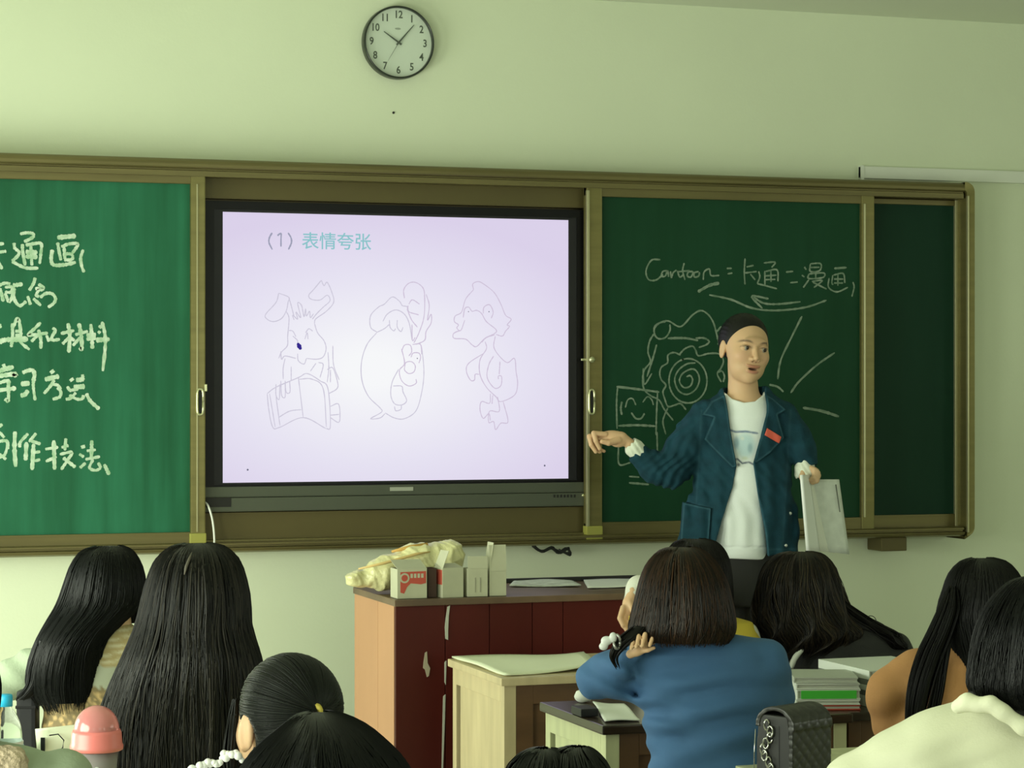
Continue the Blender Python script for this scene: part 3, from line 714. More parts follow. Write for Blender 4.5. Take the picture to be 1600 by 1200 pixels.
def nets(f, lo, hi, h_):
    lo = np.asarray(lo, float); hi = np.asarray(hi, float)
    n = np.ceil((hi - lo) / h_).astype(int) + 1
    ax = [lo[i] + h_ * np.arange(n[i]) for i in range(3)]
    B = 6
    V = np.empty(tuple(n), np.float32)
    # coarse pass: only blocks near the surface are evaluated finely
    nb = [int(math.ceil(k / B)) for k in n]
    cc = [lo[i] + h_ * (np.arange(nb[i]) * B + (B - 1) / 2) for i in range(3)]
    G = np.meshgrid(*cc, indexing='ij'); cv = f(G)
    Bv = np.repeat(np.repeat(np.repeat(cv, B, 0), B, 1), B, 2)[:n[0], :n[1], :n[2]]
    V[:] = np.where(Bv < 0, -1, 1)
    near = np.abs(Bv) < h_ * B * 1.5 + 0.012
    idx = np.nonzero(near)
    P = [ax[0][idx[0]], ax[1][idx[1]], ax[2][idx[2]]]
    V[idx] = f(P)
    V[0] = V[-1] = 1; V[:, 0] = V[:, -1] = 1; V[:, :, 0] = V[:, :, -1] = 1
    S = V < 0
    c8 = [S[i:n[0] - 1 + i, j:n[1] - 1 + j, k:n[2] - 1 + k] for i in (0, 1) for j in (0, 1) for k in (0, 1)]
    cnt = sum(c.astype(np.int8) for c in c8)
    act = (cnt > 0) & (cnt < 8)
    ci = np.argwhere(act); m = len(ci)
    ids = np.full(act.shape, -1, np.int64); ids[act] = np.arange(m)
    acc = np.zeros((m, 3)); num = np.zeros(m)
    offs = [(i, j, k) for i in (0, 1) for j in (0, 1) for k in (0, 1)]
    for a in offs:
        for d in range(3):
            if a[d] == 0:
                b = list(a); b[d] = 1
                va = V[ci[:, 0] + a[0], ci[:, 1] + a[1], ci[:, 2] + a[2]]; vb = V[ci[:, 0] + b[0], ci[:, 1] + b[1], ci[:, 2] + b[2]]
                cr = (va < 0) != (vb < 0)
                t = np.where(cr, va / np.where(cr, va - vb, 1), 0)
                p = np.tile(np.array(a, float), (m, 1)); p[:, d] += t
                acc[cr] += p[cr]; num[cr] += 1
    verts = lo + h_ * (ci + acc / np.maximum(num, 1)[:, None])
    quads = []
    for d in range(3):
        u, w = (d + 1) % 3, (d + 2) % 3
        sl0 = [slice(None)] * 3; sl1 = [slice(None)] * 3
        sl0[d] = slice(0, -1); sl1[d] = slice(1, None)
        ch = S[tuple(sl0)] != S[tuple(sl1)]
        e = np.argwhere(ch)
        e = e[(e[:, u] > 0) & (e[:, w] > 0) & (e[:, u] < n[u] - 1) & (e[:, w] < n[w] - 1)]
        if not len(e): continue
        ins = S[e[:, 0], e[:, 1], e[:, 2]]
        def cell(du, dw):
            q_ = e.copy(); q_[:, u] -= du; q_[:, w] -= dw
            return ids[q_[:, 0], q_[:, 1], q_[:, 2]]
        q = np.stack([cell(1, 1), cell(0, 1), cell(0, 0), cell(1, 0)], 1)
        q[~ins] = q[~ins][:, ::-1]
        quads.append(q)
    Q = np.vstack(quads); Q = Q[(Q >= 0).all(1)]
    return verts, Q
def sdf_obj(name, f, lo, hi, h_, m, parent=None, colf=None):
    v, q = nets(f, lo, hi, h_)
    for _ in range(2):             # pull the vertices onto the surface
        e = h_ * .4
        P = [v[:, 0], v[:, 1], v[:, 2]]; d0 = f(P)
        g = np.stack([f([P[0] + e, P[1], P[2]]) - d0, f([P[0], P[1] + e, P[2]]) - d0, f([P[0], P[1], P[2] + e]) - d0], 1) / e
        gl_ = np.maximum((g * g).sum(1), .25)
        v = v - np.clip(d0, -h_ * .5, h_ * .5)[:, None] * g / gl_[:, None] * .8
    cols = colf([v[:, 0], v[:, 1], v[:, 2]]) if colf else None
    return mesh_obj(name, v, q, m, parent, True, cols)
def wav(P, fx, fy, fz, ph=0.0): return np.sin(P[0] * fx + P[1] * fy + P[2] * fz + ph)

# ---------------------------------------------------------------- heads
def head_sdf(P, c, phi, roll=0.0, pitch=0.0, s=1.0, fine=False):
    x, y, z = rotz(P, c, phi, roll, pitch); x, y, z = x / s, y / s, z / s
    Q = (x, y, z); ax_ = np.abs(x); Qa = (ax_, y, z)
    d = ell(Q, (0, .018, .030), (.073, .090, .080))
    d = smin(d, ell(Q, (0, -.030, -.022), (.065, .056, .080)), .03)
    d = smin(d, ell(Q, (0, -.034, -.070), (.050, .046, .040)), .025)
    d = smin(d, ell(Q, (0, -.062, -.098), (.019, .016, .014)), .02)
    d = smin(d, ell(Qa, (.034, -.052, -.026), (.028, .030, .026)), .016)
    d = smin(d, ell(Qa, (.074, .012, -.010), (.008, .018, .030)), .006)
    if fine:
        d = smax(d, -ell(Qa, (.0835, -.001, -.006), (.0075, .0125, .021)), .003)
        d = smin(d, ell(Q, (0, -.082, .022), (.040, .010, .012)), .015)          # brow ridge
        d = smax(d, -ell(Qa, (.031, -.102, .001), (.019, .018, .012)), .012)        # sockets
        d = smin(d, ell(Qa, (.031, -.078, .000), (.016, .010, .0105)), .004)       # lids
        d = smax(d, -ell(Qa, (.031, -.0895, -.001), (.0125, .006, .0034)), .0015)  # eye slit
        d = smin(d, cone(Q, (0, -.082, .006), (0, -.101, -.032), .006, .0085), .008)
        d = smin(d, ell(Qa, (.0105, -.092, -.037), (.008, .010, .007)), .005)
        d = smax(d, -ell(Qa, (.006, -.097, -.0445), (.0035, .005, .003)), .002)
        Q = (x, y, z - 6 * x * x)
        d = smin(d, ell(Q, (0, -.0845, -.060), (.025, .008, .0048)), .004)         # upper lip
        d = smin(d, ell(Q, (0, -.0810, -.0775), (.021, .009, .0052)), .004)          # lower lip
        d = smax(d, -ell(Q, (0, -.094, -.0685), (.0185, .022, .0040)), .002)        # open mouth
    return d * s
SKIN = np.array((.62, .40, .235)); HAIRC = (.010, .011, .010)
def face_cols(P, c, phi, roll, pitch, s=1.0):
    x, y, z = rotz(P, c, phi, roll, pitch); x, y, z = x / s, y / s, z / s
    n = len(x); C_ = np.tile(SKIN, (n, 1)); ax_ = np.abs(x)
    def put(msk, rgb, amt):
        a = np.clip(msk, 0, 1)[:, None] * amt; C_[:] = C_ * (1 - a) + np.array(rgb) * a
    front = (y < -.045); z_ = z; z = z - 6 * x * x
    g = lambda cx, cy_, rx, rz: np.exp(-(((ax_ - cx) / rx) ** 2 + ((z - cy_) / rz) ** 2) ** 2)
    put(g(0, -.0605, .027, .0055) * front, (.42, .13, .10), .7)
    put(g(0, -.0775, .021, .0055) * front, (.45, .14, .11), .7)
    put(g(0, -.0685, .018, .0036) * front * (y > -.088), (.06, .015, .015), .95)
    z = z_
    put(g(.040, -.030, .022, .018) * front, (.66, .36, .24), .35)
    bx = ax_ - .033; put(np.exp(-((bx / .019) ** 4)) * np.exp(-(((z - .021 + 12 * bx * bx) / .0036) ** 2)) * front, (.05, .035, .025), .85)
    put(np.exp(-(((ax_ - .031) / .016) ** 4)) * np.exp(-(((z - .0045 + 14 * (ax_ - .031) ** 2) / .0022) ** 2)) * front, (.03, .02, .018), .9)
    put(g(.006, -.0445, .003, .003) * front, (.12, .05, .03), .8)
    return C_
M['skin'] = mat('skin', tuple(SKIN), 0.5, attr='Col', spec=0.35)
M['skin'].node_tree.nodes['Principled BSDF'].inputs['Subsurface Weight'].default_value = 0.06
M['skin_plain'] = mat('skin_plain', tuple(SKIN), 0.55, spec=0.35)
M['eye_white'] = mat('eye_white', (.30, .27, .22), 0.35); M['iris'] = mat('iris', (.02, .012, .008), 0.15)
def eyes(parent, c, phi, roll, pitch, look=(0, 0)):
    Rm = Matrix.Rotation(phi, 4, 'Z')
    for sx in (-1, 1):
        def back(v):
            x, y, z = v
            if roll: c_, s_ = math.cos(roll), math.sin(roll); x, z = x * c_ + z * s_, -x * s_ + z * c_
            if pitch: c_, s_ = math.cos(pitch), math.sin(pitch); y, z = y * c_ - z * s_, y * s_ + z * c_
            return Vector(c) + Rm @ Vector((x, y, z))
        ec = back((sx * .031, -.0765, -.001)); ic = back((sx * .031 + look[0], -.0855, -.001 + look[1]))
        def ball(r, cen):
            mb = MB(); mb.lathe([(max(1e-4, r * math.sin(t_)), -r * math.cos(t_)) for t_ in np.linspace(0, math.pi, 10)], 16, cen); return mb
        e = ball(.0118, ec).build('eye', M['eye_white'], parent, True)
        ball(.0060, ic).build('iris', M['iris'], e, True)

# ---------------------------------------------------------------- hair
def hair_mat(name, rgb, tint):
    m = mat(name, rgb, 0.40, attr='Col', spec=0.20); return m
M['hair'] = hair_mat('black_hair', HAIRC, None)
def tubes_np(paths, rad, ncol):
    """many thin three-sided tubes at once; paths (S,N,3), rad (S,N), colours (S,3)"""
    S_, N_, _ = paths.shape
    T = np.gradient(paths, axis=1); T /= np.linalg.norm(T, axis=2, keepdims=True) + 1e-9
    ref = np.zeros_like(T); ref[..., 0] = .31; ref[..., 1] = .87; ref[..., 2] = .2
    a = np.cross(T, ref); a /= np.linalg.norm(a, axis=2, keepdims=True) + 1e-9; b = np.cross(T, a)
    V = []
    for k in range(3):
        w = 2 * math.pi * k / 3
        V.append(paths + (a * math.cos(w) + b * math.sin(w)) * rad[..., None])
    V = np.stack(V, 2).reshape(-1, 3)
    base = (np.arange(S_)[:, None, None] * N_ + np.arange(N_ - 1)[None, :, None]) * 3 + np.arange(3)[None, None, :]
    nxt = (np.arange(S_)[:, None, None] * N_ + np.arange(N_ - 1)[None, :, None]) * 3 + ((np.arange(3) + 1) % 3)[None, None, :]
    Q = np.stack([base, nxt, nxt + 3, base + 3], -1).reshape(-1, 4)
    C_ = np.repeat(ncol, N_ * 3, axis=0)
    return V, Q, C_
def hair(parent, rings, L, nst=1100, seed=1, tone=(.011, .012, .011), warm=(.0, .0, .0), wave=0.0, tip=0.12, rough=0.012,
         gap=None, name='hair', rad=.0015, tmin=.0, fly=.004, m=None, deep=1.0):
    """rings: (py, x left, x right, depth centre, depth radius) in picture pixels of the owner"""
    rs = np.random.RandomState(seed)
    R_ = np.array([[*L((a[1] + a[2]) / 2, a[0], a[3]), (a[2] - a[1]) / 2 * L.s, a[4] * L.s] for a in rings])
    if deep != 1.0:
        R_[:, 4] *= np.where(R_[:, 2] > R_[0, 2] - .22, deep, 1 + (deep - 1) * np.exp(-((R_[0, 2] - .22 - R_[:, 2]) / .1) ** 2))
    N_ = 44; cr = catmull(R_, N_)
    cr[:, 3:] = np.maximum(cr[:, 3:], .0015)
    K = 72; th = np.linspace(0, 2 * math.pi, K, endpoint=False)
    ph = rs.uniform(0, 6.28, 6)
    def groove(t_, u): return (np.sin(t_ * 11 + ph[0] + 1.5 * u) + .7 * np.sin(t_ * 23 + ph[1] - 2 * u) + .5 * np.sin(t_ * 37 + ph[2])) * rough
    def S_(t_, u, off):
        i = np.clip(u, 0, 1) * (N_ - 1); out = []
        for k in range(5): out.append(np.interp(i, np.arange(N_), cr[:, k]))
        g = 1 + groove(t_, u) * np.clip(u * 3, 0, 1)
        ex = np.maximum(u - 1, 0)
        wv = wave * L.s * np.sin(u * 16 + t_ * 9) * np.clip(u * 1.6 - .3, 0, 1)
        return np.stack([out[0] + (out[3] * g + off) * np.cos(t_) + wv, out[1] + (out[4] * g + off) * np.sin(t_), out[2] - ex * (R_[0, 2] - R_[-1, 2]) + off * .4], -1)
    uu = np.linspace(0, .95, N_)
    TH, UU = np.meshgrid(th, uu); base = S_(TH, UU, -.002).reshape(-1, 3)
    i, j = np.meshgrid(np.arange(N_ - 1), np.arange(K), indexing='ij')
    q = np.stack([i * K + j, (i + 1) * K + j, (i + 1) * K + (j + 1) % K, i * K + (j + 1) % K], -1).reshape(-1, 4)
    if gap:                           # leave the face free on the far side
        a0, w0, ug = gap
        da = np.abs((TH - a0 + math.pi) % (2 * math.pi) - math.pi)
        bad = ((da < w0) & (UU > ug)).reshape(-1)
        q = q[~bad[q].any(1)]
    tn = np.array(tone) * .38
    bc = np.tile(tn * .55, (len(base), 1))
    # strands in locks
    nl = max(12, nst // 9); la = rs.uniform(0, 2 * math.pi, nl); le = 1 + rs.uniform(-tip, tip * .25, nl)
    own = rs.randint(0, nl, nst)
    t0 = la[own] + rs.normal(0, .14, nst); te = la[own] + rs.normal(0, .06, nst)
    u0 = np.where(rs.rand(nst) < .65, rs.uniform(tmin, .06 + tmin, nst), rs.uniform(.05, .45, nst)); u1 = le[own] + rs.uniform(-.03, .012, nst)
    n_ = 17; w = np.linspace(0, 1, n_)[None, :]
    U = u0[:, None] + (u1 - u0)[:, None] * w
    Tt = t0[:, None] * (1 - w ** 1.5) + te[:, None] * w ** 1.5 + .02 * np.sin(U * 7 + rs.uniform(0, 6, nst)[:, None])
    off = (rs.uniform(-.001, 1, nst) * fly)[:, None] * (0.4 + .6 * np.sin(np.pi * w)) + .0005
    Pth = S_(Tt, U, off)
    if gap:
        da = np.abs((Tt - a0 + math.pi) % (2 * math.pi) - math.pi); ok = ~((da < w0) & (U > ug)).any(1)
        Pth = Pth[ok]; w = np.repeat(w, 1, 0); nst2 = ok.sum()
    else: nst2 = nst
    rad_ = rad * rs.uniform(.6, 1.5, nst2)[:, None] * (1 - .75 * w ** 3)
    sc_ = rs.uniform(.6, 1.9, nst2)[:, None]; cols = tn[None] * sc_ + np.array(warm)[None] * (rs.rand(nst2) ** 3)[:, None]
    V, Q, C_ = tubes_np(Pth, rad_, cols)
    o = mesh_obj(name, np.vstack([base, V]), np.vstack([q, Q + len(base)]), m or M['hair'], parent, True, np.vstack([bc, C_]))
    return o
class Loc:                             # pixel -> local metres of a figure standing at depth D
    def __init__(s, px, D): s.px, s.D, s.s = px, D, D / F
    def __call__(s, px, py, d=0.0):
        D2 = s.D + d * s.s
        return ((px - 800) / F * D2 - (s.px - 800) / F * s.D, d * s.s, CZ - (py - HY) * D2 / F)
    def root(s, name, label, cat, group=None):
        w = Wp(s.px, HY, s.D); return empty(name, (w.x, w.y, 0), label, cat, -A, group)
    def rows(s, rows): # (py, xl, xr, dc, dr)
        out = []
        for py, xl, xr, dc, dr in rows:
            c_ = s((xl + xr) / 2, py, dc); out.append((c_[2], c_[0], c_[1], (xr - xl) / 2 * s.s, dr * s.s))
        return out
fd = (-SA, CA)                          # the way the pupils face, in figure coordinates
PHI_BACK = math.pi + A
# ---------------------------------------------------------------- the teacher
L = Loc(1160, 7.75); s_ = L.s; PZ = 0.15
tr_ = L.root('person', 'woman standing before the right green panel, denim jacket over white top, holding an open booklet', 'person')
hc = L(1164, 545, 0); HPHI = math.radians(18); HROLL = math.radians(7); HPIT = 0.0
def hand_gesture(P):
    q = lambda a, b, d: L(a, b, d)
    d = chain(P, [q(1006, 714, -14), q(983, 693, -20), q(972, 684, -22)], [11 * s_, 8.0 * s_, 8.5 * s_], .004)
    d = smin(d, ell(P, q(956, 683, -24), (21 * s_, 9 * s_, 10.5 * s_)), .010)
    d = smin(d, ell(P, q(966, 690, -24), (13 * s_, 9 * s_, 9 * s_)), .006)
    fing = [([(946, 679, -30), (928, 677, -34), (931, 689, -36), (937, 701, -34)], 4.1), ([(944, 681, -24), (921, 682, -26), (924, 695, -28), (931, 706, -27)], 4.1),
            ([(944, 684, -17), (922, 686, -17), (927, 699, -19), (937, 706, -20)], 3.9), ([(946, 688, -11), (929, 692, -10), (936, 702, -12), (944, 705, -14)], 3.4)]
    for pts, r in fing:
        d = smin(d, chain(P, [q(*p) for p in pts], [r * s_ * 1.1, r * s_, r * s_ * .92, r * s_ * .75], .002), .0018)
    d = smin(d, chain(P, [q(966, 688, -30), (q(951, 692, -38)), q(941, 690, -40)], [6 * s_, 4.4 * s_, 3.6 * s_], .003), .004)
    return d
def hand_book(P):
    q = lambda a, b, d: L(a, b, d)
    d = chain(P, [q(1255, 700, -6), q(1257, 722, -10), q(1260, 733, -12)], [11 * s_, 8.5 * s_, 9 * s_], .004)
    d = smin(d, ell(P, q(1262, 738, -12), (13 * s_, 9 * s_, 13 * s_)), .008)
    for k, (dx, dy) in enumerate(((0, 0), (3.5, 2), (6, 5), (7, 9))):
        pts = [(1264 + dx, 730 + dy, -18 + k * 1), (1273 + dx * .8, 734 + dy, -26), (1272 + dx * .6, 746 + dy * .6, -29), (1266 + dx * .5, 750 + dy * .5, -26)]
        d = smin(d, chain(P, [q(*p) for p in pts], [4.3 * s_, 4.1 * s_, 3.9 * s_, 3.2 * s_], .002), .0015)
    d = smin(d, chain(P, [q(1256, 734, -18), q(1253, 745, -24), q(1256, 756, -22)], [5.4 * s_, 4.5 * s_, 3.6 * s_], .003), .003)
    return d
def neck(P):
    d = chain(P, [L(1160, 570, 6), L(1161, 606, 6), L(1163, 640, 6)], [23 * s_, 22.5 * s_, 29 * s_], .01)
    return smin(d, chain(P, [L(1120, 645, 8), L(1163, 634, 8), L(1206, 645, 8)], [14 * s_, 20 * s_, 14 * s_], .01), .03)
# one continuous body: head, neck, trunk, arms, legs and hands
def body_f(P):
    d = smin(head_sdf(P, hc, HPHI, HROLL, HPIT, 1.0, True), neck(P), .012)
    tor = loft(P, L.rows([(636, 1120, 1206, 6, 20), (660, 1112, 1212, 6, 28), (740, 1118, 1204, 4, 26), (800, 1112, 1206, 4, 30), (880, 1112, 1208, 4, 34), (930, 1114, 1208, 4, 32)]))
    d = smin(d, tor, .02)
    d = smin(d, chain(P, [L(1100, 662, 6), L(1052, 736, -2), L(1006, 714, -14)], [20 * s_, 17 * s_, 11 * s_], .01), .015)
    d = smin(d, chain(P, [L(1222, 662, 6), L(1252, 702, -4), L(1257, 722, -10)], [20 * s_, 14 * s_, 9 * s_], .01), .015)
    for kx, fx_ in ((1137, 1130), (1184, 1190)):
        d = smin(d, chain(P, [L(kx, 920, 4), L(kx, 1080, 2), L(fx_, 1245, 8), L(fx_, 1268, -14)], [20 * s_, 15 * s_, 11 * s_, 10 * s_], .01), .015)
    return smin(smin(d, hand_gesture(P), .003), hand_book(P), .003)
def body_c(P):
    C_ = face_cols(P, hc, HPHI, HROLL, HPIT)
    return C_
# the head is meshed finely, the hands finely, the covered rest coarsely; joined into one mesh
def boxed(f, lo, hi): return lambda P: np.maximum(f(P), np.maximum(np.maximum(np.maximum(lo[0] - P[0], P[0] - hi[0]), np.maximum(lo[1] - P[1], P[1] - hi[1])), np.maximum(lo[2] - P[2], P[2] - hi[2])))
zc = L(0, 634, 0)[2]
def join_np(parts, name, m, parent):
    V = []; Q = []; C_ = []; n = 0
    for v, q, c_ in parts: V.append(v); Q.append(q + n); C_.append(c_); n += len(v)
    return mesh_obj(name, np.vstack(V), np.vstack(Q), m, parent, True, np.vstack(C_))
def part_np(f, lo, hi, h_, colf):
    v, q = nets(f, lo, hi, h_)
    return v, q, colf([v[:, 0], v[:, 1], v[:, 2]])
p1 = part_np(body_f, (hc[0] - .10, -.13, zc), (hc[0] + .10, .13, hc[2] + .14), .0022, body_c)
p2 = part_np(body_f, (-.30, -.14, PZ - .02), (.27, .16, zc + .004), .009, body_c)
p3 = part_np(body_f, (L(910, 0, 0)[0], -.13, L(0, 722, 0)[2]), (-.30, .05, L(0, 655, 0)[2]), .0022, body_c)
p4 = part_np(body_f, (L(1238, 0, 0)[0], -.12, L(0, 770, 0)[2]), (L(1290, 0, 0)[0], .04, L(0, 712, 0)[2]), .0024, body_c)
join_np([p1, p2, p3, p4], 'body', M['skin'], tr_)
eyes(tr_, hc, HPHI, HROLL, HPIT, look=(.002, -.001))
# hair drawn back into a low tail
def thair(P):
    x, y, z = rotz(P, hc, HPHI, HROLL, HPIT); Q = (x, y, z)
    d = ell(Q, (0, .024, .031), (.0795, .094, .0875))
    face = ell(Q, (.006, -.087, -.024), (.0595, .064, .101))
    d = smax(d, -face, .008)
    d = smax(d, -(z + .045 - .3 * np.clip(y - .02, 0, 1)) , .01)
    d = smax(d, -ell((np.abs(x), y, z), (.082, .008, -.012), (.016, .022, .032)), .004)
    d = d + .0004 * np.sin(np.arctan2(x, z + .03) * 60) * np.clip((y + .02) * 40, 0, 1)
    d = smin(d, chain(Q, [(0, .098, -.005), (.03, .112, -.05), (.055, .095, -.12), (.05, .085, -.19)], [.024, .024, .022, .010], .01), .012)
    return d
M['tied_hair'] = mat('tied_black_hair', (.004, .0045, .004), .45, spec=.3, bump=.25, bscale=60, stretch=(1, 1, .12))
sdf_obj('hair', thair, (hc[0] - .13, -.15, hc[2] - .22), (hc[0] + .13, .17, hc[2] + .14), .0020, M['tied_hair'], tr_)
# white top
trows = L.rows([(612, 1128, 1198, 8, 24), (626, 1120, 1206, 4, 32), (650, 1100, 1222, 2, 36), (690, 1100, 1220, 0, 38), (740, 1106, 1214, -1, 37), (800, 1104, 1208, -2, 38), (850, 1106, 1206, -2, 42), (864, 1108, 1200, -2, 42), (872, 1110, 1198, -2, 40)])
neckhole = [L(x, y, 0) for x, y in ((1126, 590), (1131, 612), (1142, 623), (1160, 629), (1178, 627), (1192, 617), (1200, 590))]
nh = [(p[0], p[2]) for p in neckhole]
def shirt_f(P):
    d = loft(P, trows, .006)
    f_ = .0032 * wav(P, 20, 0, 30, 1) * np.clip((L(0, 720, 0)[2] - P[2]) * 8, 0, 1) + .0022 * np.sin((P[0] + .35 * P[2]) * 120 + 2.0 * np.sin(P[2] * 26)) * np.clip((L(0, 760, 0)[2] - P[2]) * 8, 0, 1) * (P[2] > L(0, 852, 0)[2])
    d = d - f_
    hem = L(0, 852, 0)[2]; d = d + .0025 * np.exp(-((P[2] - hem) / .004) ** 2)
    return smax(d, -poly2(P[0], P[2], nh), .004)
M['white_knit'] = mat('white_cotton', (.74, .80, .72), .8, attr='Col', bump=.1, bscale=300)
def shirt_c(P):
    n = len(P[0]); C_ = np.tile(np.array((.80, .85, .84)), (n, 1))
    px = 800 + F * (P[0] + (1160 - 800) / F * 7.75) / (7.75 + P[1]); py = HY + (CZ - P[2]) * F / (7.75 + P[1])
    fr = (P[1] < 0)
    def blob(x, y, rx, ry, rgb, a=1.0, pw=2):
        w = np.exp(-((((px - x) / rx) ** 2 + ((py - y) / ry) ** 2) ** pw)) * fr * a; C_[:] = C_ * (1 - w[:, None]) + np.array(rgb) * w[:, None]
    def line(pts, wd, rgb, a=1.0):
        d = np.full(n, 1e9)
        for (xa, ya), (xb, yb) in zip(pts[:-1], pts[1:]):
            ex, ey = xb - xa, yb - ya; t = np.clip(((px - xa) * ex + (py - ya) * ey) / (ex * ex + ey * ey), 0, 1)
            d = np.minimum(d, np.hypot(px - xa - t * ex, py - ya - t * ey))
        w = np.exp(-(d / wd) ** 4) * fr * a; C_[:] = C_ * (1 - w[:, None]) + np.array(rgb) * w[:, None]
    blob(1165, 696, 16, 20, (.42, .62, .68), .75, 3)
    line([(1138, 671), (1150, 675), (1165, 674), (1183, 677)], 1.6, (.10, .16, .30), .9)
    blob(1150, 692, 5, 10, (.16, .30, .40), .7); blob(1172, 700, 4, 8, (.2, .34, .42), .6); blob(1160, 685, 3, 3, (.70, .76, .72), .8)
    line([(1144, 720), (1152, 717), (1160, 724), (1170, 722), (1178, 726)], 1.5, (.06, .09, .16), .9)
    blob(1154, 726, 3, 2.4, (.05, .06, .1), .8); blob(1164, 716, 5, 3, (.55, .62, .45), .6)
    return C_
sdf_obj('white_top', shirt_f, (-.16, -.13, L(0, 880, 0)[2]), (.16, .13, L(0, 600, 0)[2]), .0036, M['white_knit'], tr_, shirt_c)
# denim jacket
jrows = L.rows([(604, 1130, 1200, 12, 22), (614, 1122, 1206, 10, 28), (628, 1104, 1224, 8, 36), (645, 1090, 1236, 6, 40), (690, 1088, 1236, 4, 43), (740, 1084, 1238, 3, 44), (800, 1070, 1244, 2, 49), (850, 1060, 1246, 2, 53), (866, 1060, 1245, 2, 53)])
op = [L(x, y, 0) for x, y in ((1131, 590), (1131, 618), (1135, 655), (1147, 728), (1141, 760), (1124, 812), (1113, 850), (1108, 890), (1198, 890), (1192, 830), (1180, 770), (1173, 722), (1186, 676), (1196, 640), (1194, 618), (1196, 590))]
opn = [(p[0], p[2]) for p in op]
def sleeves(P, g=0.0):
    a = chain(P, [L(1104, 656, 8), L(1078, 690, 4), L(1048, 733, -3), L(1024, 731, -8), L(998, 711, -15)], [(31 + g) * s_, (30 + g) * s_, (29 + g) * s_, (25 + g) * s_, (16.5 + g) * s_], .012)
    b = chain(P, [L(1220, 656, 8), L(1238, 680, 3), L(1253, 706, -3), L(1262, 722, -8)], [(29 + g) * s_, (27 + g) * s_, (23 + g) * s_, (15.5 + g) * s_], .012)
    return a, b
def jac_solid(P):
    d = loft(P, jrows, .008)
    a, b = sleeves(P)
    fo = .0012 * np.sin((P[0] * 1.2 + P[2] * .6) * 130 + 3 * np.sin(P[2] * 20)) + .0014 * wav(P, 40, 30, 75, 1)
    cr = .0034 * np.sin((P[0] * .9 - P[2] * .75) * 210 + 2 * np.sin(P[2] * 60)) * np.exp(-((P[0] - L(1045, 0, 0)[0]) / .07) ** 2)
    vf = .0036 * np.sin(P[0] * 115 + 1.5 * np.sin(P[2] * 9)) * np.clip((L(0, 700, 0)[2] - P[2]) * 7, 0, 1)
    return smin(smin(d - vf, a - cr, .022), b, .018) - fo
def jac_f(P):
    d = jac_solid(P)
    cut = smax(poly2(P[0], P[2], opn), P[1] - 6 * s_, .004)
    d = smax(d, -cut, .004)
    # free cuff ends
    for c_, ax_, r in ((L(996, 709, -15), np.array(L(1024, 731, -8)) - np.array(L(998, 711, -15)), 12.5), (L(1263, 725, -8), np.array(L(1253, 706, -3)) - np.array(L(1262, 722, -8)), 12)):
        a_ = ax_ / np.linalg.norm(ax_); e_ = np.array(c_) + a_ * 14 * s_
        d = smax(d, -cone(P, np.array(c_) - a_ * .02, e_, r * s_, r * s_ * .9), .002)
    # neck opening
    d = smax(d, -chain(P, [L(1162, 560, 8), L(1162, 640, 2)], [27 * s_, 31 * s_], 0), .004)
    return d
M['denim'] = mat('teal_denim', (.030, .090, .120), .85, attr='Col', var=.25, vscale=26, bump=.25, bscale=420, spec=.2)
DEN = np.array((.009, .047, .070)); DENL = np.array((.036, .100, .135))
def pxpy(P): return 800 + F * (P[0] + (1160 - 800) / F * 7.75) / (7.75 + P[1]), HY + (CZ - P[2]) * F / (7.75 + P[1])
def jac_c(P):
    n = len(P[0]); px, py = pxpy(P); C_ = np.tile(DEN, (n, 1))
    e = np.abs(poly2(P[0], P[2], opn)); w = np.exp(-(e / .0030) ** 2) * .8 * (P[1] < 0)
    for xs in (1093, 1232):
        w = np.maximum(w, .35 * np.exp(-(np.abs(px - xs - (py - 700) * -.06) / 1.6) ** 2) * (P[1] < 0) * (py > 640))
    w = np.maximum(w, .6 * np.exp(-(np.abs(py - 858) / 1.5) ** 2))
    w = np.maximum(w, .5 * np.exp(-(np.abs(poly2(P[0], P[2], pk)) / .0024) ** 2) * (P[1] < 0))
    return C_ * (1 - w[:, None]) + DENL * w[:, None]
pk = [(L(x, y, 0)[0], L(x, y, 0)[2]) for x, y in ((1068, 782), (1110, 792), (1106, 846), (1062, 842))]
sdf_obj('denim_jacket', jac_f, (L(975, 0, 0)[0], -.15, L(0, 872, 0)[2]), (L(1292, 0, 0)[0], .15, L(0, 596, 0)[2]), .0046, M['denim'], tr_, jac_c)
def on_jacket(name, pts, m, off=.0055, th=.0022, h_=.0028, colf=None, f=jac_solid, rnd_=.002):
    pl = [L(x, y, 0) for x, y in pts]; p2_ = [(p[0], p[2]) for p in pl]
    xs = [p[0] for p in p2_]; zs = [p[1] for p in p2_]
    g = lambda P: smax(smax(np.abs(f(P) - off) - th, poly2(P[0], P[2], p2_), rnd_), P[1] - .0, rnd_)
    return sdf_obj(name, g, (min(xs) - .012, -.17, min(zs) - .012), (max(xs) + .012, .02, max(zs) + .012), h_, m, tr_, colf)
def edge_c(pts, base=DEN, light=DENL):
    p2_ = [(L(x, y, 0)[0], L(x, y, 0)[2]) for x, y in pts]
    def cf(P):
        w = np.exp(-(np.abs(poly2(P[0], P[2], p2_) + .004) / .0022) ** 2)[:, None] * .85
        return np.tile(base * .92, (len(P[0]), 1)) * (1 - w) + light * w
    return cf
lp1 = [(1131, 616), (1110, 626), (1094, 648), (1112, 652), (1098, 686), (1118, 708), (1140, 730), (1147, 728), (1138, 675), (1134, 640)]
lp2 = [(1195, 616), (1206, 622), (1226, 640), (1212, 648), (1222, 684), (1200, 706), (1178, 722), (1173, 720), (1186, 676), (1194, 645)]
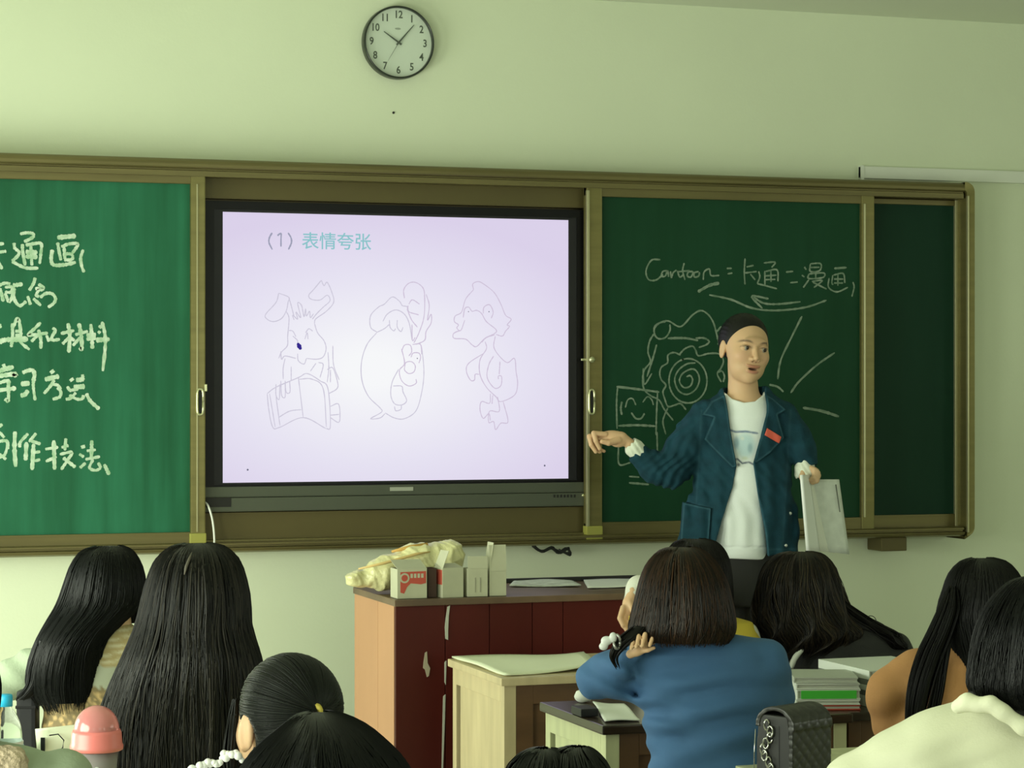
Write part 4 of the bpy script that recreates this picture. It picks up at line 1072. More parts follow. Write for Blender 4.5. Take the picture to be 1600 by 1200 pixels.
on_jacket('lapel', lp1, M['denim'], .010, .0034, .0030, edge_c(lp1)); on_jacket('lapel', lp2, M['denim'], .010, .0034, .0030, edge_c(lp2))
pkp = [(1066, 784), (1108, 792), (1104, 846), (1061, 842)]
on_jacket('pocket', pkp, M['denim'], .005, .0042, .003, edge_c(pkp))
red = mat('red_badge', (.62, .09, .05), .4)
on_jacket('badge', [(1194, 668), (1217, 682), (1213, 692), (1190, 679)], red, .016, .0022, .0018, rnd_=.001)
silver = mat('silver_button', (.55, .58, .55), .3, .8)
for px, py in ((1075, 792), (1074, 832), (1232, 801), (1224, 850)):
    c_ = L(px, py, 0)
    ys_ = np.linspace(-.16, 0, 300); v_ = jac_solid([np.full(300, c_[0]), ys_, np.full(300, c_[2])]); yy = ys_[np.argmax(v_ < 0)] if (v_ < 0).any() else -.09
    MB().lathe([(.0001, .003), (.004, .003), (.0055, .001), (.0055, -.006)], 18, (c_[0], yy - .004, c_[2]), qy).build('button', silver, tr_, True)
# shirt cuffs at the wrists
wk = mat('cream_knit_cuff', (.70, .74, .62), .85, bump=.2, bscale=200)
def cuff(a, b, r, ri):
    a = np.array(a); b = np.array(b)
    f = lambda P: smax(cone(P, a, b, r * s_, r * s_ * .95) - .0012 * np.sin(P[0] * 300 + P[2] * 200), -cone(P, a - (b - a) * .6, b + (b - a) * .3, ri * s_, ri * s_), .002)
    lo = np.minimum(a, b) - .045; hi = np.maximum(a, b) + .045
    sdf_obj('shirt_cuff', f, lo, hi, .0028, wk, tr_)
cuff(L(991, 700, -18), L(1002, 713, -15), 15, 10.0)
cuff(L(1257, 738, -9), L(1258, 722, -8), 16, 11.5)
# dark trousers
def pants_f(P):
    d = loft(P, L.rows([(850, 1110, 1210, 2, 36), (880, 1110, 1212, 3, 38), (920, 1108, 1214, 4, 38), (945, 1110, 1212, 4, 36)]), .01)
    for kx, fx_ in ((1135, 1129), (1186, 1192)):
        d = smin(d, chain(P, [L(kx, 935, 4), L(kx, 1080, 1), L(fx_, 1240, 6)], [29 * s_, 24 * s_, 19 * s_], .01), .012)
    return d - .0015 * wav(P, 60, 20, 40)
M['black_cloth'] = mat('black_trousers', (.012, .012, .011), .8, bump=.1, bscale=200)
sdf_obj('trousers', pants_f, (-.15, -.13, L(0, 1262, 0)[2]), (.15, .15, L(0, 846, 0)[2]), .007, M['black_cloth'], tr_)
shoe_m = mat('dark_shoe', (.02, .02, .02), .5)
for x in (1128, 1193):
    c_ = L(x, 1255, 0)
    f = lambda P, c_=c_: smax(smin(ell(P, (c_[0], -.035, PZ + .035), (.042, .12, .05)), ell(P, (c_[0], .03, PZ + .05), (.036, .05, .06)), .03), PZ + .003 - P[2], .004)
    sdf_obj('shoe', f, (c_[0] - .06, -.18, PZ - .01), (c_[0] + .06, .11, PZ + .13), .006, shoe_m, tr_)
# the booklet in her hand: a doubled white cover on the left and a fan of grey print pages on the right
def world_of(Lc, v):
    w = Wp(Lc.px, HY, Lc.D); r = Vector((CA, -SA, 0)); f = Vector((SA, CA, 0))
    return Vector((w.x, w.y, 0)) + r * v[0] + f * v[1] + Vector((0, 0, v[2]))
def quad_sheet(name, c4, m, parent, th=.001, nx=8, nz=10, bulge=0.0, cols=None):
    """a sheet spanned by four corners (local), with thickness and a soft bow"""
    a, b, c_, d = [np.array(p) for p in c4]; V = []
    nrm = np.cross(b - a, d - a); nrm /= np.linalg.norm(nrm)
    for side in (0, 1):
        for j in range(nz + 1):
            for i in range(nx + 1):
                u, w = i / nx, j / nz
                p = (a * (1 - u) + b * u) * (1 - w) + (d * (1 - u) + c_ * u) * w + nrm * (bulge * math.sin(math.pi * u) + th * (side - .5))
                V.append(p)
    n1 = (nx + 1) * (nz + 1); Fq = []
    for j in range(nz):
        for i in range(nx):
            q = [j * (nx + 1) + i, j * (nx + 1) + i + 1, (j + 1) * (nx + 1) + i + 1, (j + 1) * (nx + 1) + i]
            Fq.append(q[::-1]); Fq.append([k + n1 for k in q])
    for i in range(nx):
        Fq.append([i, i + 1, i + 1 + n1, i + n1]); o_ = nz * (nx + 1); Fq.append([o_ + i + 1, o_ + i, o_ + i + n1, o_ + i + 1 + n1])
    for j in range(nz):
        k = j * (nx + 1); Fq.append([k + nx + 1, k, k + n1, k + nx + 1 + n1]); k += nx; Fq.append([k, k + nx + 1, k + nx + 1 + n1, k + n1])
    return mesh_obj(name, V, np.array(Fq), m, parent, False)
bw = L.root('booklet', 'open white booklet with printed pages hanging from the standing woman\'s hand', 'booklet')
pw = mat('bright_page', (.80, .82, .80), .6); pg = mat('grey_print_page', (.60, .64, .58), .7, var=.12, vscale=30); pe = mat('page_edge', (.70, .72, .64), .7)
quad_sheet('cover', [L(1252, 742, -62), L(1263, 742, -20), L(1279, 862, -20), L(1262, 862, -62)], pw, bw, .010, bulge=.002)
for k, (xa, xb, xc, xd, da) in enumerate(((1263, 1311, 1327, 1279, -16), (1264, 1276, 1304, 1280, -18), (1264, 1268, 1296, 1281, -20))):
    quad_sheet('page', [L(xa, 749, da), L(xb, 749 + k, da + 16 - 3 * k), L(xc, 866 - k * 2, da + 16 - 3 * k), L(xd, 861, da)], pg if k == 0 else pe, bw, .0022, bulge=-.003 - .001 * k)
mb = MB(); gp = mat('print_grey', (.30, .33, .28), .8)
tx = mat('print_line', (.12, .13, .11), .8)
quad_sheet('print_bar', [L(1305, 757, -8), L(1307, 757, -8), L(1313, 800, -8), L(1311.5, 800, -8)], tx, bw, .0006, 1, 6)
# ---------------------------------------------------------------- pupils
def hand_f(P, L_, wrist, palm, fings, thumb, r=4.3):
    d = chain(P, [L_(*wrist), L_(*palm[0]), L_(*palm[1])], [7.5 * r / 4.3 * L_.s, 9 * r / 4.3 * L_.s, 8.5 * r / 4.3 * L_.s], .006)
    for f_ in list(fings) + [thumb]:
        d = smin(d, chain(P, [L_(*p) for p in f_], [r * L_.s * q_ for q_ in np.linspace(1.05, .78, len(f_))], .002), .0018)
    return d
def pupil(label, px, D, hp, torso, colr, hairrings, arms=(), hs=1.0, tone=(.011, .012, .011), cloth=None, hand=None, hname='hair',
          fold=.0045, seed=1, hk={}, phi=PHI_BACK, roll=0.0, top='sweater', gap=True, legs=True, seat=True, detail=.0075, head_d=0.0, colf=None, armk=.02, fold_f=None):
    L_ = Loc(px, D); r = L_.root('person', label, 'person')
    hc_ = np.array(L_(hp[0], hp[1], head_d))
    if hairrings: hc_ = hc_ + np.array((fd[0] * .014, fd[1] * .014, -.014)); hs = hs * .88
    hc_ = tuple(hc_)
    zt_ = max(L_.rows(torso))[0]
    tr = L_.rows(torso)
    base = min(tr); ty = base[2]
    if base[0] > .5: tr.append((.47, base[1], base[2], base[3] * .98, base[4] * 1.02))
    tr.append((.44, base[1], base[2], base[3] * .9, base[4] * .95))
    topz = max(tr)
    def trunk(P, g=0.0):
        return loft(P, [(z, cx, cy, rx + g, ry + g) for z, cx, cy, rx, ry in tr], .02)
    nk = [hc_[0] - fd[0] * .02, hc_[1] - fd[1] * .02, hc_[2] - .05]
    sh = [topz[1], topz[2], topz[0] - .02]
    def bodyf(P):
        d = head_sdf(P, hc_, phi, roll, 0, hs)
        d = smin(d, chain(P, [nk, sh], [.050, .055], .01), .015)
        d = smin(d, trunk(P, -.018), .02)
        for a in arms:
            d = smin(d, chain(P, [L_(*q[:3]) for q in a], [(q[3] - 8) * L_.s for q in a], .01), .01)
        if legs:
            for sg in (-1, 1):
                hx = base[1] + sg * .085; kn = (hx + fd[0] * .40, ty + fd[1] * .40, .47)
                d = smin(d, chain(P, [(hx, ty, .50), kn, (kn[0], kn[1], .10)], [.065, .048, .035], .01), .02)
        if hand: d = smin(d, hand(P, L_), .004)
        return d
    sk = [hc_[0], hc_[1], hc_[2]]
    lo = (min(base[1] - base[3], sk[0] - .12) - .14, min(ty, sk[1]) - .22, .03); hi = (max(base[1] + base[3], sk[0] + .12) + .14, max(ty, sk[1]) + .55, sk[2] + .15)
    v1 = part_np(bodyf, lo, (hi[0], hi[1], sk[2] - .16), .014, lambda P: face_cols(P, hc_, phi, roll, 0, hs))
    v2 = part_np(bodyf, (lo[0], lo[1], sk[2] - .18), hi, .005 if not hand else .0035, lambda P: face_cols(P, hc_, phi, roll, 0, hs))
    join_np([v1, v2], 'body', M['skin'], r)
    def clothf(P):
        d = trunk(P)
        for a in arms:
            d = smin(d, chain(P, [L_(*q[:3]) for q in a], [q[3] * L_.s for q in a], .02), armk)
        if fold_f: d = d - fold_f(P, L_)
        else: d = d - fold * (.6 * np.sin(P[0] * 22 + P[2] * 55 + 2.2 * np.sin(P[0] * 14 + seed)) + .5 * np.sin(P[2] * 90 - P[0] * 35 + 2 * np.sin(P[2] * 11)))
        d = smax(d, -ell(P, (sh[0], sh[1], sh[2] + .045), (.062, .062, .05)), .008)
        return d
    ax_ = [L_(*q[:3]) for a in arms for q in a]; rr_ = [q[3] * L_.s for a in arms for q in a]
    lo2 = np.array([base[1] - max(q[3] for q in tr) - .03, ty - .25, .42]); hi2 = np.array([base[1] + max(q[3] for q in tr) + .03, ty + .25, topz[0] + .05])
    for p_, q_ in zip(ax_, rr_): lo2 = np.minimum(lo2, np.array(p_) - q_ - .02); hi2 = np.maximum(hi2, np.array(p_) + q_ + .02)
    lo2[0] = min(lo2[0], min(q[1] - q[3] for q in tr) - .03); hi2[0] = max(hi2[0], max(q[1] + q[3] for q in tr) + .03)
    cm = cloth or mat(top + '_cloth', colr, .9, var=.12, vscale=14, bump=.12, bscale=260)
    sdf_obj(top, clothf, lo2, hi2, detail, cm, r, (lambda P: colf(P, L_)) if colf else None)
    if legs:
        def legf(P):
            d = ell(P, (base[1], ty, .50), (base[3] * .95, base[4] * 1.05, .075))
            for sg in (-1, 1):
                hx = base[1] + sg * .085; kn = (hx + fd[0] * .40, ty + fd[1] * .40, .48)
                d = smin(d, chain(P, [(hx, ty, .51), kn, (kn[0], kn[1], .10)], [.082, .068, .052], .01), .03)
            return d
        sdf_obj('trousers', legf, (base[1] - .36, ty - .22, .04), (base[1] + .30, ty + .56, .62), .014, M['black_cloth'], r)
        for sg in (-1, 1):
            hx = base[1] + sg * .085 + fd[0] * .40; hy = ty + fd[1] * .40
            f = lambda P, hx=hx, hy=hy: smax(smin(ell(P, (hx + fd[0] * .05, hy + fd[1] * .05, .03), (.045, .115, .045)), ell(P, (hx, hy - .02, .05), (.038, .05, .06)), .02), .002 - P[2], .004)
            sdf_obj('shoe', f, (hx - .1, hy - .14, -.01), (hx + .08, hy + .2, .13), .011, shoe_m, r)
    k = dict(nst=1300, seed=seed, tone=tone, deep=1.35); k.update(hk)
    if gap: k['gap'] = (math.pi / 2 + A, .85, .14)
    if hairrings: hair(r, hairrings, L_, **k)
    if seat:
        w = world_of(L_, (base[1], ty, 0)); stools.append((w.x, w.y))
    return r, L_
stools = []
# -- long black hair, far left, head bent to the right
sage = mat('sage_grey_wool', (.30, .36, .25), .9, bump=.2, bscale=150)
vest = mat('patterned_vest', (.42, .32, .16), .85, attr='Col')
def vest_c(P, L_):
    n = len(P[0]); C_ = np.tile(np.array((.20, .15, .07)), (n, 1))
    x, z = P[0], P[2]; u = 800 + F * (x + (L_.px - 800) / F * L_.D) / (L_.D + P[1]); v = HY + (CZ - z) * F / (L_.D + P[1])
    fl = np.clip(np.sin(u * .42 + np.sin(v * .3)) * np.sin(v * .33 + 1.3 * np.sin(u * .21)) * 2.2, 0, 1)[:, None]
    lowb = ((v > 1080))[:, None]
    C_ = np.where(lowb, C_ * (1 - fl) + np.array((.52, .36, .16)) * fl, C_)
    up = (v < 1075)
    st = np.clip(np.sin(v * .55 + u * .1), 0, 1)
    C2 = np.array((.34, .27, .12)) * (1 - st[:, None]) + np.array((.50, .46, .30)) * st[:, None]
    C_ = np.where(up[:, None], C2, C_)
    C_ = np.where(((v > 1040) & (v < 1075))[:, None], np.array((.36, .38, .28)), C_)
    return C_
def s1arm(P, L_): return 0
r1, L1 = pupil('girl with long black hair and patterned tan vest, leftmost long-haired pupil', 150, 5.80, (165, 925), [(958, 150, 190, 6, 22), (985, 120, 212, 5, 34), (1030, 75, 224, 4, 52), (1090, 66, 222, 3, 62), (1200, 72, 218, 2, 66)], None,
    [(853, 150, 190, 0, 12), (862, 128, 206, 0, 34), (885, 113, 219, 0, 48), (915, 103, 224, 0, 54), (945, 92, 220, -3, 54), (975, 74, 190, -8, 58), (1005, 58, 168, -12, 62), (1040, 46, 162, -14, 64), (1075, 44, 160, -14, 64), (1104, 62, 152, -14, 56)],
    arms=[[(212, 1020, 10, 36), (238, 1080, 60, 34), (200, 1130, 120, 28)]], cloth=vest, colf=vest_c, seed=3, top='vest',
    hk=dict(nst=1500, tone=(.006, .0075, .007), tip=.10))
sl = lambda P: chain(P, [L1(84, 1030, 6), L1(40, 1050, 30), L1(-24, 1082, 60), L1(-70, 1092, 120)], [30 * L1.s, 30 * L1.s, 31 * L1.s, 27 * L1.s], .02) - .004 * np.sin(P[0] * 60 + P[2] * 90)
a_ = np.array(L1(-24, 1082, 60)); sdf_obj('sleeve', sl, (a_[0] - .16, -.1, a_[2] - .1), (L1(120, 0, 0)[0], .30, L1(0, 985, 0)[2]), .007, sage, r1)
hair(r1, [(915, 185, 214, 10, 14), (940, 190, 222, 12, 14), (962, 196, 218, 14, 10), (975, 200, 212, 14, 6)], L1, nst=60, seed=9, tone=(.008, .0095, .009), name='hair_lock')
hair(r1, [(1000, 60, 100, -60, 14), (1040, 48, 82, -60, 14), (1070, 44, 66, -60, 10), (1088, 30, 50, -60, 6), (1094, 26, 36, -60, 3)], L1, nst=60, seed=8, tone=(.008, .0095, .009), name='hair_lock')
# -- long black hair with a centre parting
r2, L2 = pupil('girl with very long straight black hair covering her back, second from the left', 300, 4.85, (308, 950), [(1000, 268, 348, 6, 30), (1045, 210, 398, 4, 50), (1100, 172, 420, 3, 62), (1300, 180, 415, 2, 75)], (.02, .02, .022),
    [(849, 290, 326, 0, 10), (856, 266, 350, 0, 36), (876, 246, 370, 0, 58), (905, 235, 380, 0, 68), (940, 226, 386, -2, 72), (980, 216, 388, -6, 74), (1020, 198, 402, -10, 80), (1070, 176, 414, -12, 86), (1130, 156, 424, -14, 90), (1200, 148, 430, -14, 90), (1290, 160, 424, -14, 84)],
    seed=5, hk=dict(nst=2400, tone=(.006, .0066, .006), warm=(.03, .026, .02), tip=.08, rough=.007, fly=.005, wave=1.6))
scalp = mat('scalp_parting', (.085, .075, .055), .7)
MB().tube([L2(288, 898, -93), L2(291, 885, -86), L2(296, 873, -75), L2(300, 863, -60)], [.0012, .0032, .0030, .001], 8).build('parting', scalp, r2, True)
# -- pony tail tied with a yellow band
PHI3 = math.pi + .55
def ear3(P, L_):
    c_ = L_(385, 1143, -44)
    x, y, z = rotz(P, c_, .45, .18, 0)
    d = smin(ell((x, y, z), (0, 0, .004), (.014, .008, .030)), ell((x, y, z), (.002, 0, -.020), (.009, .007, .014)), .006)
    return smax(d, -ell((x, y, z), (.003, -.010, .002), (.0065, .008, .021)), .003)
r3, L3 = pupil('girl with slicked-back black hair tied in a yellow band, ear showing', 447, 3.9, (446, 1127), [(1190, 408, 500, 6, 40), (1225, 330, 560, 4, 60), (1300, 270, 610, 4, 90), (1400, 270, 610, 4, 100)], (.62, .62, .58), None, arms=(), gap=False,
    hs=1.0, seed=6, top='white_blouse', phi=PHI3, hand=ear3)
def cap3(P):
    hc_ = L3(446, 1127, 0); x, y, z = rotz(P, hc_, PHI3)
    d = ell((x, y, z), (0, .022, .026), (.0815, .093, .0870))
    d = smin(d, ell((x, y, z), (0, .05, -.05), (.066, .07, .07)), .03)
    d = smax(d, -ell((x, y, z), (0, -.085, -.03), (.070, .066, .112)), .01)
    d = smax(d, -ell(P, L3(388, 1146, -44), (.018, .030, .034)), .004)
    return smax(d, -(z + .112), .01)
sdf_obj('hair', cap3, np.array(L3(446, 1127, 0)) - .15, np.array(L3(446, 1127, 0)) + .15, .0035, M['tied_hair'], r3)
def slick(owner, L_, cen, tie, rx, ry, rz, n_, seed, tone, rad=.0016, amin=0, amax=2 * math.pi, lift=.0012, surf=None):
    """strands combed over the head towards the band"""
    rs = np.random.RandomState(seed); c_ = np.array(L_(*cen)); t_ = np.array(L_(*tie)); R3 = np.array([rx, ry, rz]) * L_.s
    td = (t_ - c_) / R3; td /= np.linalg.norm(td)
    u = np.cross(td, [0, 0, 1.]); u /= np.linalg.norm(u); v = np.cross(td, u)
    an = rs.uniform(amin, amax, n_); am = rs.uniform(.7, 1.9, n_); w = np.linspace(0, 1, 18)
    P = []
    for i in range(n_):
        dr = u * math.cos(an[i]) + v * math.sin(an[i])
        th_ = am[i] * (1 - w) + .02 * w; off = 1 + lift * rs.uniform(-.4, 1.6) / (R3.mean()) * np.sin(np.pi * w) + .012
        dd = td[None] * np.cos(th_)[:, None] + (dr[None] * np.sin(th_)[:, None])
        P.append(c_ + dd * R3 * off[..., None] if np.ndim(off) else c_ + dd * R3 * off)
    P = np.array(P)
    if surf:
        for _ in range(5):
            f_ = P.reshape(-1, 3); dv = f_ - c_; rr_ = np.linalg.norm(dv, axis=1, keepdims=True); dv /= rr_
            P = (f_ - dv * np.clip(surf([f_[:, 0], f_[:, 1], f_[:, 2]]), -.03, .03)[:, None]).reshape(P.shape)
        f_ = P - c_; P = P + f_ / np.linalg.norm(f_, axis=2, keepdims=True) * (rs.uniform(.0, .0016, n_)[:, None, None])
    rad_ = rad * rs.uniform(.6, 1.4, n_)[:, None] * (1 - .4 * w[None])
    V, Q, C_ = tubes_np(P, rad_, np.array(tone)[None] * rs.uniform(.6, 2.4, n_)[:, None])
    return mesh_obj('combed_strands', V, Q, M['hair'], owner, True, C_)
slick(r3, L3, (446 - 10, 1102, 17), (486, 1112, -72), 80, 88, 85, 1300, 4, (.005, .006, .005), surf=cap3, rad=.0011)
c_ = L3(486, 1112, -92)
ring = [(c_[0] + .0155 * math.cos(t_), c_[1] + .006 * math.sin(t_) - .004, c_[2] + .012 * math.sin(t_)) for t_ in np.linspace(-.3, 3.5, 16)]
MB().tube(ring, .0048, 8).build('hair_band', mat('mustard_hair_band', (.42, .34, .05), .7), r3, True)
hair(r3, [(1108, 478, 494, -92, 6), (1118, 470, 502, -98, 14), (1140, 462, 512, -98, 18), (1200, 460, 516, -92, 20), (1260, 468, 506, -80, 14), (1300, 480, 496, -78, 6)], L3, nst=160, seed=2, tone=(.010, .011, .010), name='ponytail')
hair(r3, [(1092, 366, 371, 6, 3), (1118, 361, 374, 14, 9), (1150, 356, 374, 24, 12), (1190, 352, 372, 24, 10), (1215, 356, 366, 24, 5)], L3, nst=70, seed=22, tone=(.012, .014, .012), name='hair_lock')
pearl = mat('white_bead', (.80, .80, .78), .3)
rnd = random.Random(8); mb = MB()
for k in range(26):
    t_ = k / 25; px_, py_ = 300 + 78 * t_, 1204 - 20 * math.sin(math.pi * .5 * t_) + rnd.uniform(-4, 4); r_ = rnd.uniform(.0045, .0075)
    if 345 < px_ < 372: py_ -= 6
    mb.lathe([(max(1e-4, r_ * math.sin(a)), -r_ * math.cos(a)) for a in np.linspace(0, math.pi, 7)], 10, L3(px_, py_, -58 + rnd.uniform(-5, 5)))
o = mb.build('beaded_collar', pearl, r3, True); o['kind'] = 'stuff'
# -- crown of the nearest head
r4, L4 = pupil('person whose dark head top rises nearest the camera, below the yellow hair band', 505, 2.8, (508, 1262), [(1420, 440, 575, 5, 60), (1480, 330, 670, 4, 100), (1700, 300, 680, 4, 130)], (.03, .03, .035),
    [(1113, 484, 512, 0, 10), (1120, 462, 536, 0, 40), (1138, 440, 570, 0, 72), (1165, 408, 602, 0, 98), (1200, 380, 634, 0, 116), (1260, 356, 654, 0, 124), (1340, 346, 664, -6, 124), (1440, 340, 670, -10, 122), (1560, 350, 660, -14, 110)],
    seed=11, hk=dict(nst=2000, tone=(.006, .007, .007), rad=.0011, fly=.003))
# -- the head top with a parting, bottom centre
r5, L5 = pupil('person of whom only the dark head top shows, bottom centre before the small desk', 872, 2.8, (872, 1310), [(1470, 810, 935, 5, 60), (1540, 712, 1040, 4, 100), (1760, 705, 1045, 4, 130)], (.04, .05, .06),
    [(1200, 800, 942, 0, 60), (1230, 782, 962, 0, 94), (1290, 766, 980, 0, 110), (1370, 764, 984, -4, 112), (1480, 760, 988, -8, 108), (1580, 770, 978, -10, 92)], seed=12,
    hk=dict(nst=300, tone=(.010, .012, .010), rad=.0015, fly=.003))
for nm, rg, sd in (('hair', [(1170, 838, 862, 0, 8), (1176, 820, 874, 0, 34), (1188, 806, 880, 0, 58), (1204, 794, 884, 0, 78), (1250, 776, 890, 0, 98), (1320, 768, 884, 0, 106)], 13),
                   ('hair', [(1168, 888, 916, 0, 8), (1174, 872, 926, 0, 34), (1186, 866, 938, 0, 58), (1204, 860, 950, 0, 78), (1250, 856, 970, 0, 98), (1320, 860, 978, 0, 106)], 14)):
    hair(r5, rg, L5, nst=260, seed=sd, tone=(.010, .012, .010), rad=.0015, fly=.003)
# -- blue shirt, brown bob
def hand6(P, L_):
    return hand_f(P, L_, (985, 1022, -58), [(996, 1016, -60), (1006, 1012, -60)], [[(996, 1010, -64), (989, 1003, -74), (986, 1014, -80)], [(1003, 1007, -64), (998, 994, -76), (994, 1011, -84)], [(1009, 1006, -64), (1008, 991, -76), (1003, 1010, -84)], [(1020, 1004, -62), (1021, 993, -74), (1015, 1009, -82)]],
                  [(1000, 1018, -62), (1012, 1016, -70), (1022, 1012, -70)], 4.0)
def fold6(P, L_):
    px = 800 + F * (P[0] + (L_.px - 800) / F * L_.D) / (L_.D + P[1]); py = HY + (CZ - P[2]) * F / (L_.D + P[1])
    g = lambda a, b, w: np.exp(-((px - a) ** 2 + (py - b) ** 2) / w ** 2)
    d = .004 * np.sin((py + .35 * px) * .11) * g(1090, 1130, 110) + .004 * np.sin((py - .2 * px) * .17 + 1) * g(1010, 1120, 70)
    d = d + .0045 * np.sin((py - .55 * px) * .15) * g(960, 1085, 60) - .006 * np.exp(-((px - 985 - (py - 1040) * .2) / 5) ** 2) * ((py > 1010) & (py < 1090)) + .0035 * np.sin((py + .1 * px) * .13) * g(1160, 1080, 90)
    return np.maximum(d * 1.4, -.005)
blue = mat('steel_blue_cotton', (.036, .104, .225), .85, var=.10, vscale=10, bump=.08, bscale=300)
r6, L6 = pupil('pupil in steel blue shirt with brown bob hair, elbow out to the left', 1085, 5.0, (1075, 935), [(988, 1040, 1142, 4, 32), (1000, 1000, 1195, 2, 48), (1020, 982, 1216, 0, 60), (1060, 980, 1224, 0, 68), (1110, 1000, 1222, 0, 72), (1160, 1012, 1214, 0, 72), (1230, 1018, 1205, 0, 72)], None,
    [(855, 1052, 1082, 0, 10), (861, 1032, 1098, 0, 32), (880, 1014, 1118, 0, 52), (905, 1003, 1132, 0, 64), (935, 995, 1141, 0, 70), (965, 988, 1147, -2, 72), (985, 984, 1148, -4, 70), (1003, 990, 1140, -6, 64)],
    arms=[[(1012, 1036, 2, 36), (962, 1052, 10, 36), (934, 1062, 18, 31), (972, 1040, -26, 22), (988, 1022, -48, 14)], [(1198, 1035, 2, 34), (1206, 1085, 30, 33), (1180, 1130, 80, 26)]],
    cloth=blue, hand=hand6, seed=15, fold_f=fold6, top='blue_shirt', detail=.006, tone=(.013, .009, .006), hk=dict(nst=1800, warm=(.045, .018, .006), tip=.04, rough=.005, fly=.003, rad=.0013))
hair(r6, [(978, 990, 1012, -62, 7), (996, 968, 996, -70, 8), (1012, 958, 976, -70, 6), (1028, 955, 963, -68, 4), (1046, 964, 968, -66, 2)], L6, nst=80, seed=17, tone=(.012, .010, .008), name='hair_lock', rad=.0014)
def bow(P):
    d = ell(P, L6(948, 1001, -76), (9 * L6.s, 6 * L6.s, 7 * L6.s)); d = smin(d, ell(P, L6(943, 1010, -76), (7 * L6.s, 6 * L6.s, 6 * L6.s)), .004)
    d = smin(d, ell(P, L6(958, 996, -78), (6 * L6.s, 5 * L6.s, 8 * L6.s)), .002); return d
b_ = np.array(L6(950, 1003, -76)); sdf_obj('hair_bow', bow, b_ - .035, b_ + .035, .0025, mat('white_satin', (.62, .64, .62), .4), r6)
ringp = [tuple(np.array(L6(964 + 5 * math.cos(t_), 1003 + 11 * math.sin(t_), -80 + 5 * math.sin(t_ * 2)))) for t_ in np.linspace(0, 6.28, 14)]
MB().tube(ringp, .0028, 6).build('hair_ring', mat('silver_ring', (.4, .4, .38), .3, .7), r6, True)
# -- pupil in front of the blue shirt
def hand7(P, L_):
    return hand_f(P, L_, (990, 925, -10), [(984, 942, -14), (980, 955, -16)], [[(974, 950, -22), (969, 966, -30), (974, 978, -34)], [(979, 957, -20), (974, 972, -30), (979, 984, -34)], [(984, 957, -18), (980, 974, -28), (984, 986, -32)], [(989, 955, -14), (987, 972, -24), (990, 982, -28)]],
                  [(984, 940, -20), (990, 958, -30), (986, 970, -34)], 5.0)
r7, L7 = pupil('pupil in yellow collar and white cardigan, mostly hidden behind the brown bob', 1093, 6.25, (1093, 910), [(958, 1055, 1132, 4, 24), (976, 1016, 1168, 2, 42), (1010, 1000, 1186, 0, 54), (1100, 1004, 1180, 0, 56)], (.68, .68, .60),
    [(842, 1070, 1100, 0, 8), (849, 1054, 1120, 0, 30), (868, 1042, 1134, 0, 46), (895, 1036, 1140, 0, 54), (925, 1034, 1142, 0, 56), (960, 1034, 1142, -2, 54), (1000, 1036, 1140, -4, 50)],
    arms=[[(1018, 1000, 4, 26), (996, 950, 26, 24), (999, 918, 10, 17), (991, 930, -6, 13)], [(1165, 1000, 4, 26), (1160, 1060, 30, 24)]], hand=hand7, seed=19, top='white_cardigan', tone=(.012, .010, .010))
yel = mat('yellow_cotton', (.60, .46, .05), .8)
yc = lambda P: smax(loft(P, [(z, cx, cy, rx + .006, ry + .006) for z, cx, cy, rx, ry in L7.rows([(962, 1050, 1138, 4, 28), (972, 1010, 1172, 2, 42), (1004, 998, 1188, 0, 56)])], .01), -ell(P, L7(1093, 946, 0), (.075, .06, .05)), .004)
b_ = L7(1093, 985, 0); sdf_obj('yellow_collar', yc, (b_[0] - .2, -.14, b_[2] - .06), (b_[0] + .2, .14, b_[2] + .07), .006, yel, r7)
pc = empty('pencil', world_of(L7, L7(983, 978, -36)), 'short yellow pencil held by the hand left of the brown bob', 'pencil', -A)
MB().cyl((0, 0, -.018), (.1, 0, 1), .0045, .0045, .045, 6).build('shaft', yel, pc)
MB().cyl((0, 0, -.018), (-.1, 0, -1), .0045, .0006, .014, 6).build('tip', mat('pencil_wood', (.6, .45, .25), .7), pc)
# -- wavy dark hair, black jacket
blk = mat('black_jacket', (.010, .0105, .010), .75, bump=.1, bscale=200)
def fold8(P, L_): return .005 * np.sin(P[0] * 20 + P[2] * 30 + 2 * np.sin(P[2] * 18)) + .003 * np.sin(P[0] * 60)
r8, L8 = pupil('pupil with dark wavy hair in black jacket, behind the book pile', 1285, 6.35, (1250, 925), [(958, 1262, 1340, 4, 30), (975, 1236, 1386, 2, 46), (1000, 1222, 1410, 0, 56), (1040, 1212, 1428, 0, 62), (1120, 1220, 1420, 0, 62)], None,
    [(862, 1238, 1266, 0, 8), (868, 1216, 1286, 0, 30), (884, 1199, 1300, 0, 46), (910, 1188, 1310, 0, 54), (940, 1183, 1318, 0, 56), (965, 1183, 1330, -4, 58), (985, 1186, 1342, -8, 58), (1003, 1190, 1330, -12, 50), (1022, 1198, 1296, -14, 40)],
    arms=[[(1396, 1010, 2, 26), (1416, 1060, 20, 26)]], cloth=blk, seed=21, fold_f=fold8, top='black_jacket', tone=(.012, .010, .010), hk=dict(nst=1500, wave=6.5, warm=(.04, .028, .014), tip=.16, rough=.02, fly=.007))
hair(r8, [(930, 1290, 1306, -14, 8), (950, 1292, 1330, -20, 18), (975, 1310, 1368, -26, 18), (992, 1322, 1398, -26, 16), (1008, 1350, 1410, -26, 10), (1016, 1380, 1412, -22, 6)], L8, nst=170, seed=23, tone=(.012, .010, .010), wave=5, fly=.008, name='hair_lock')
rnd = random.Random(4); mb = MB()
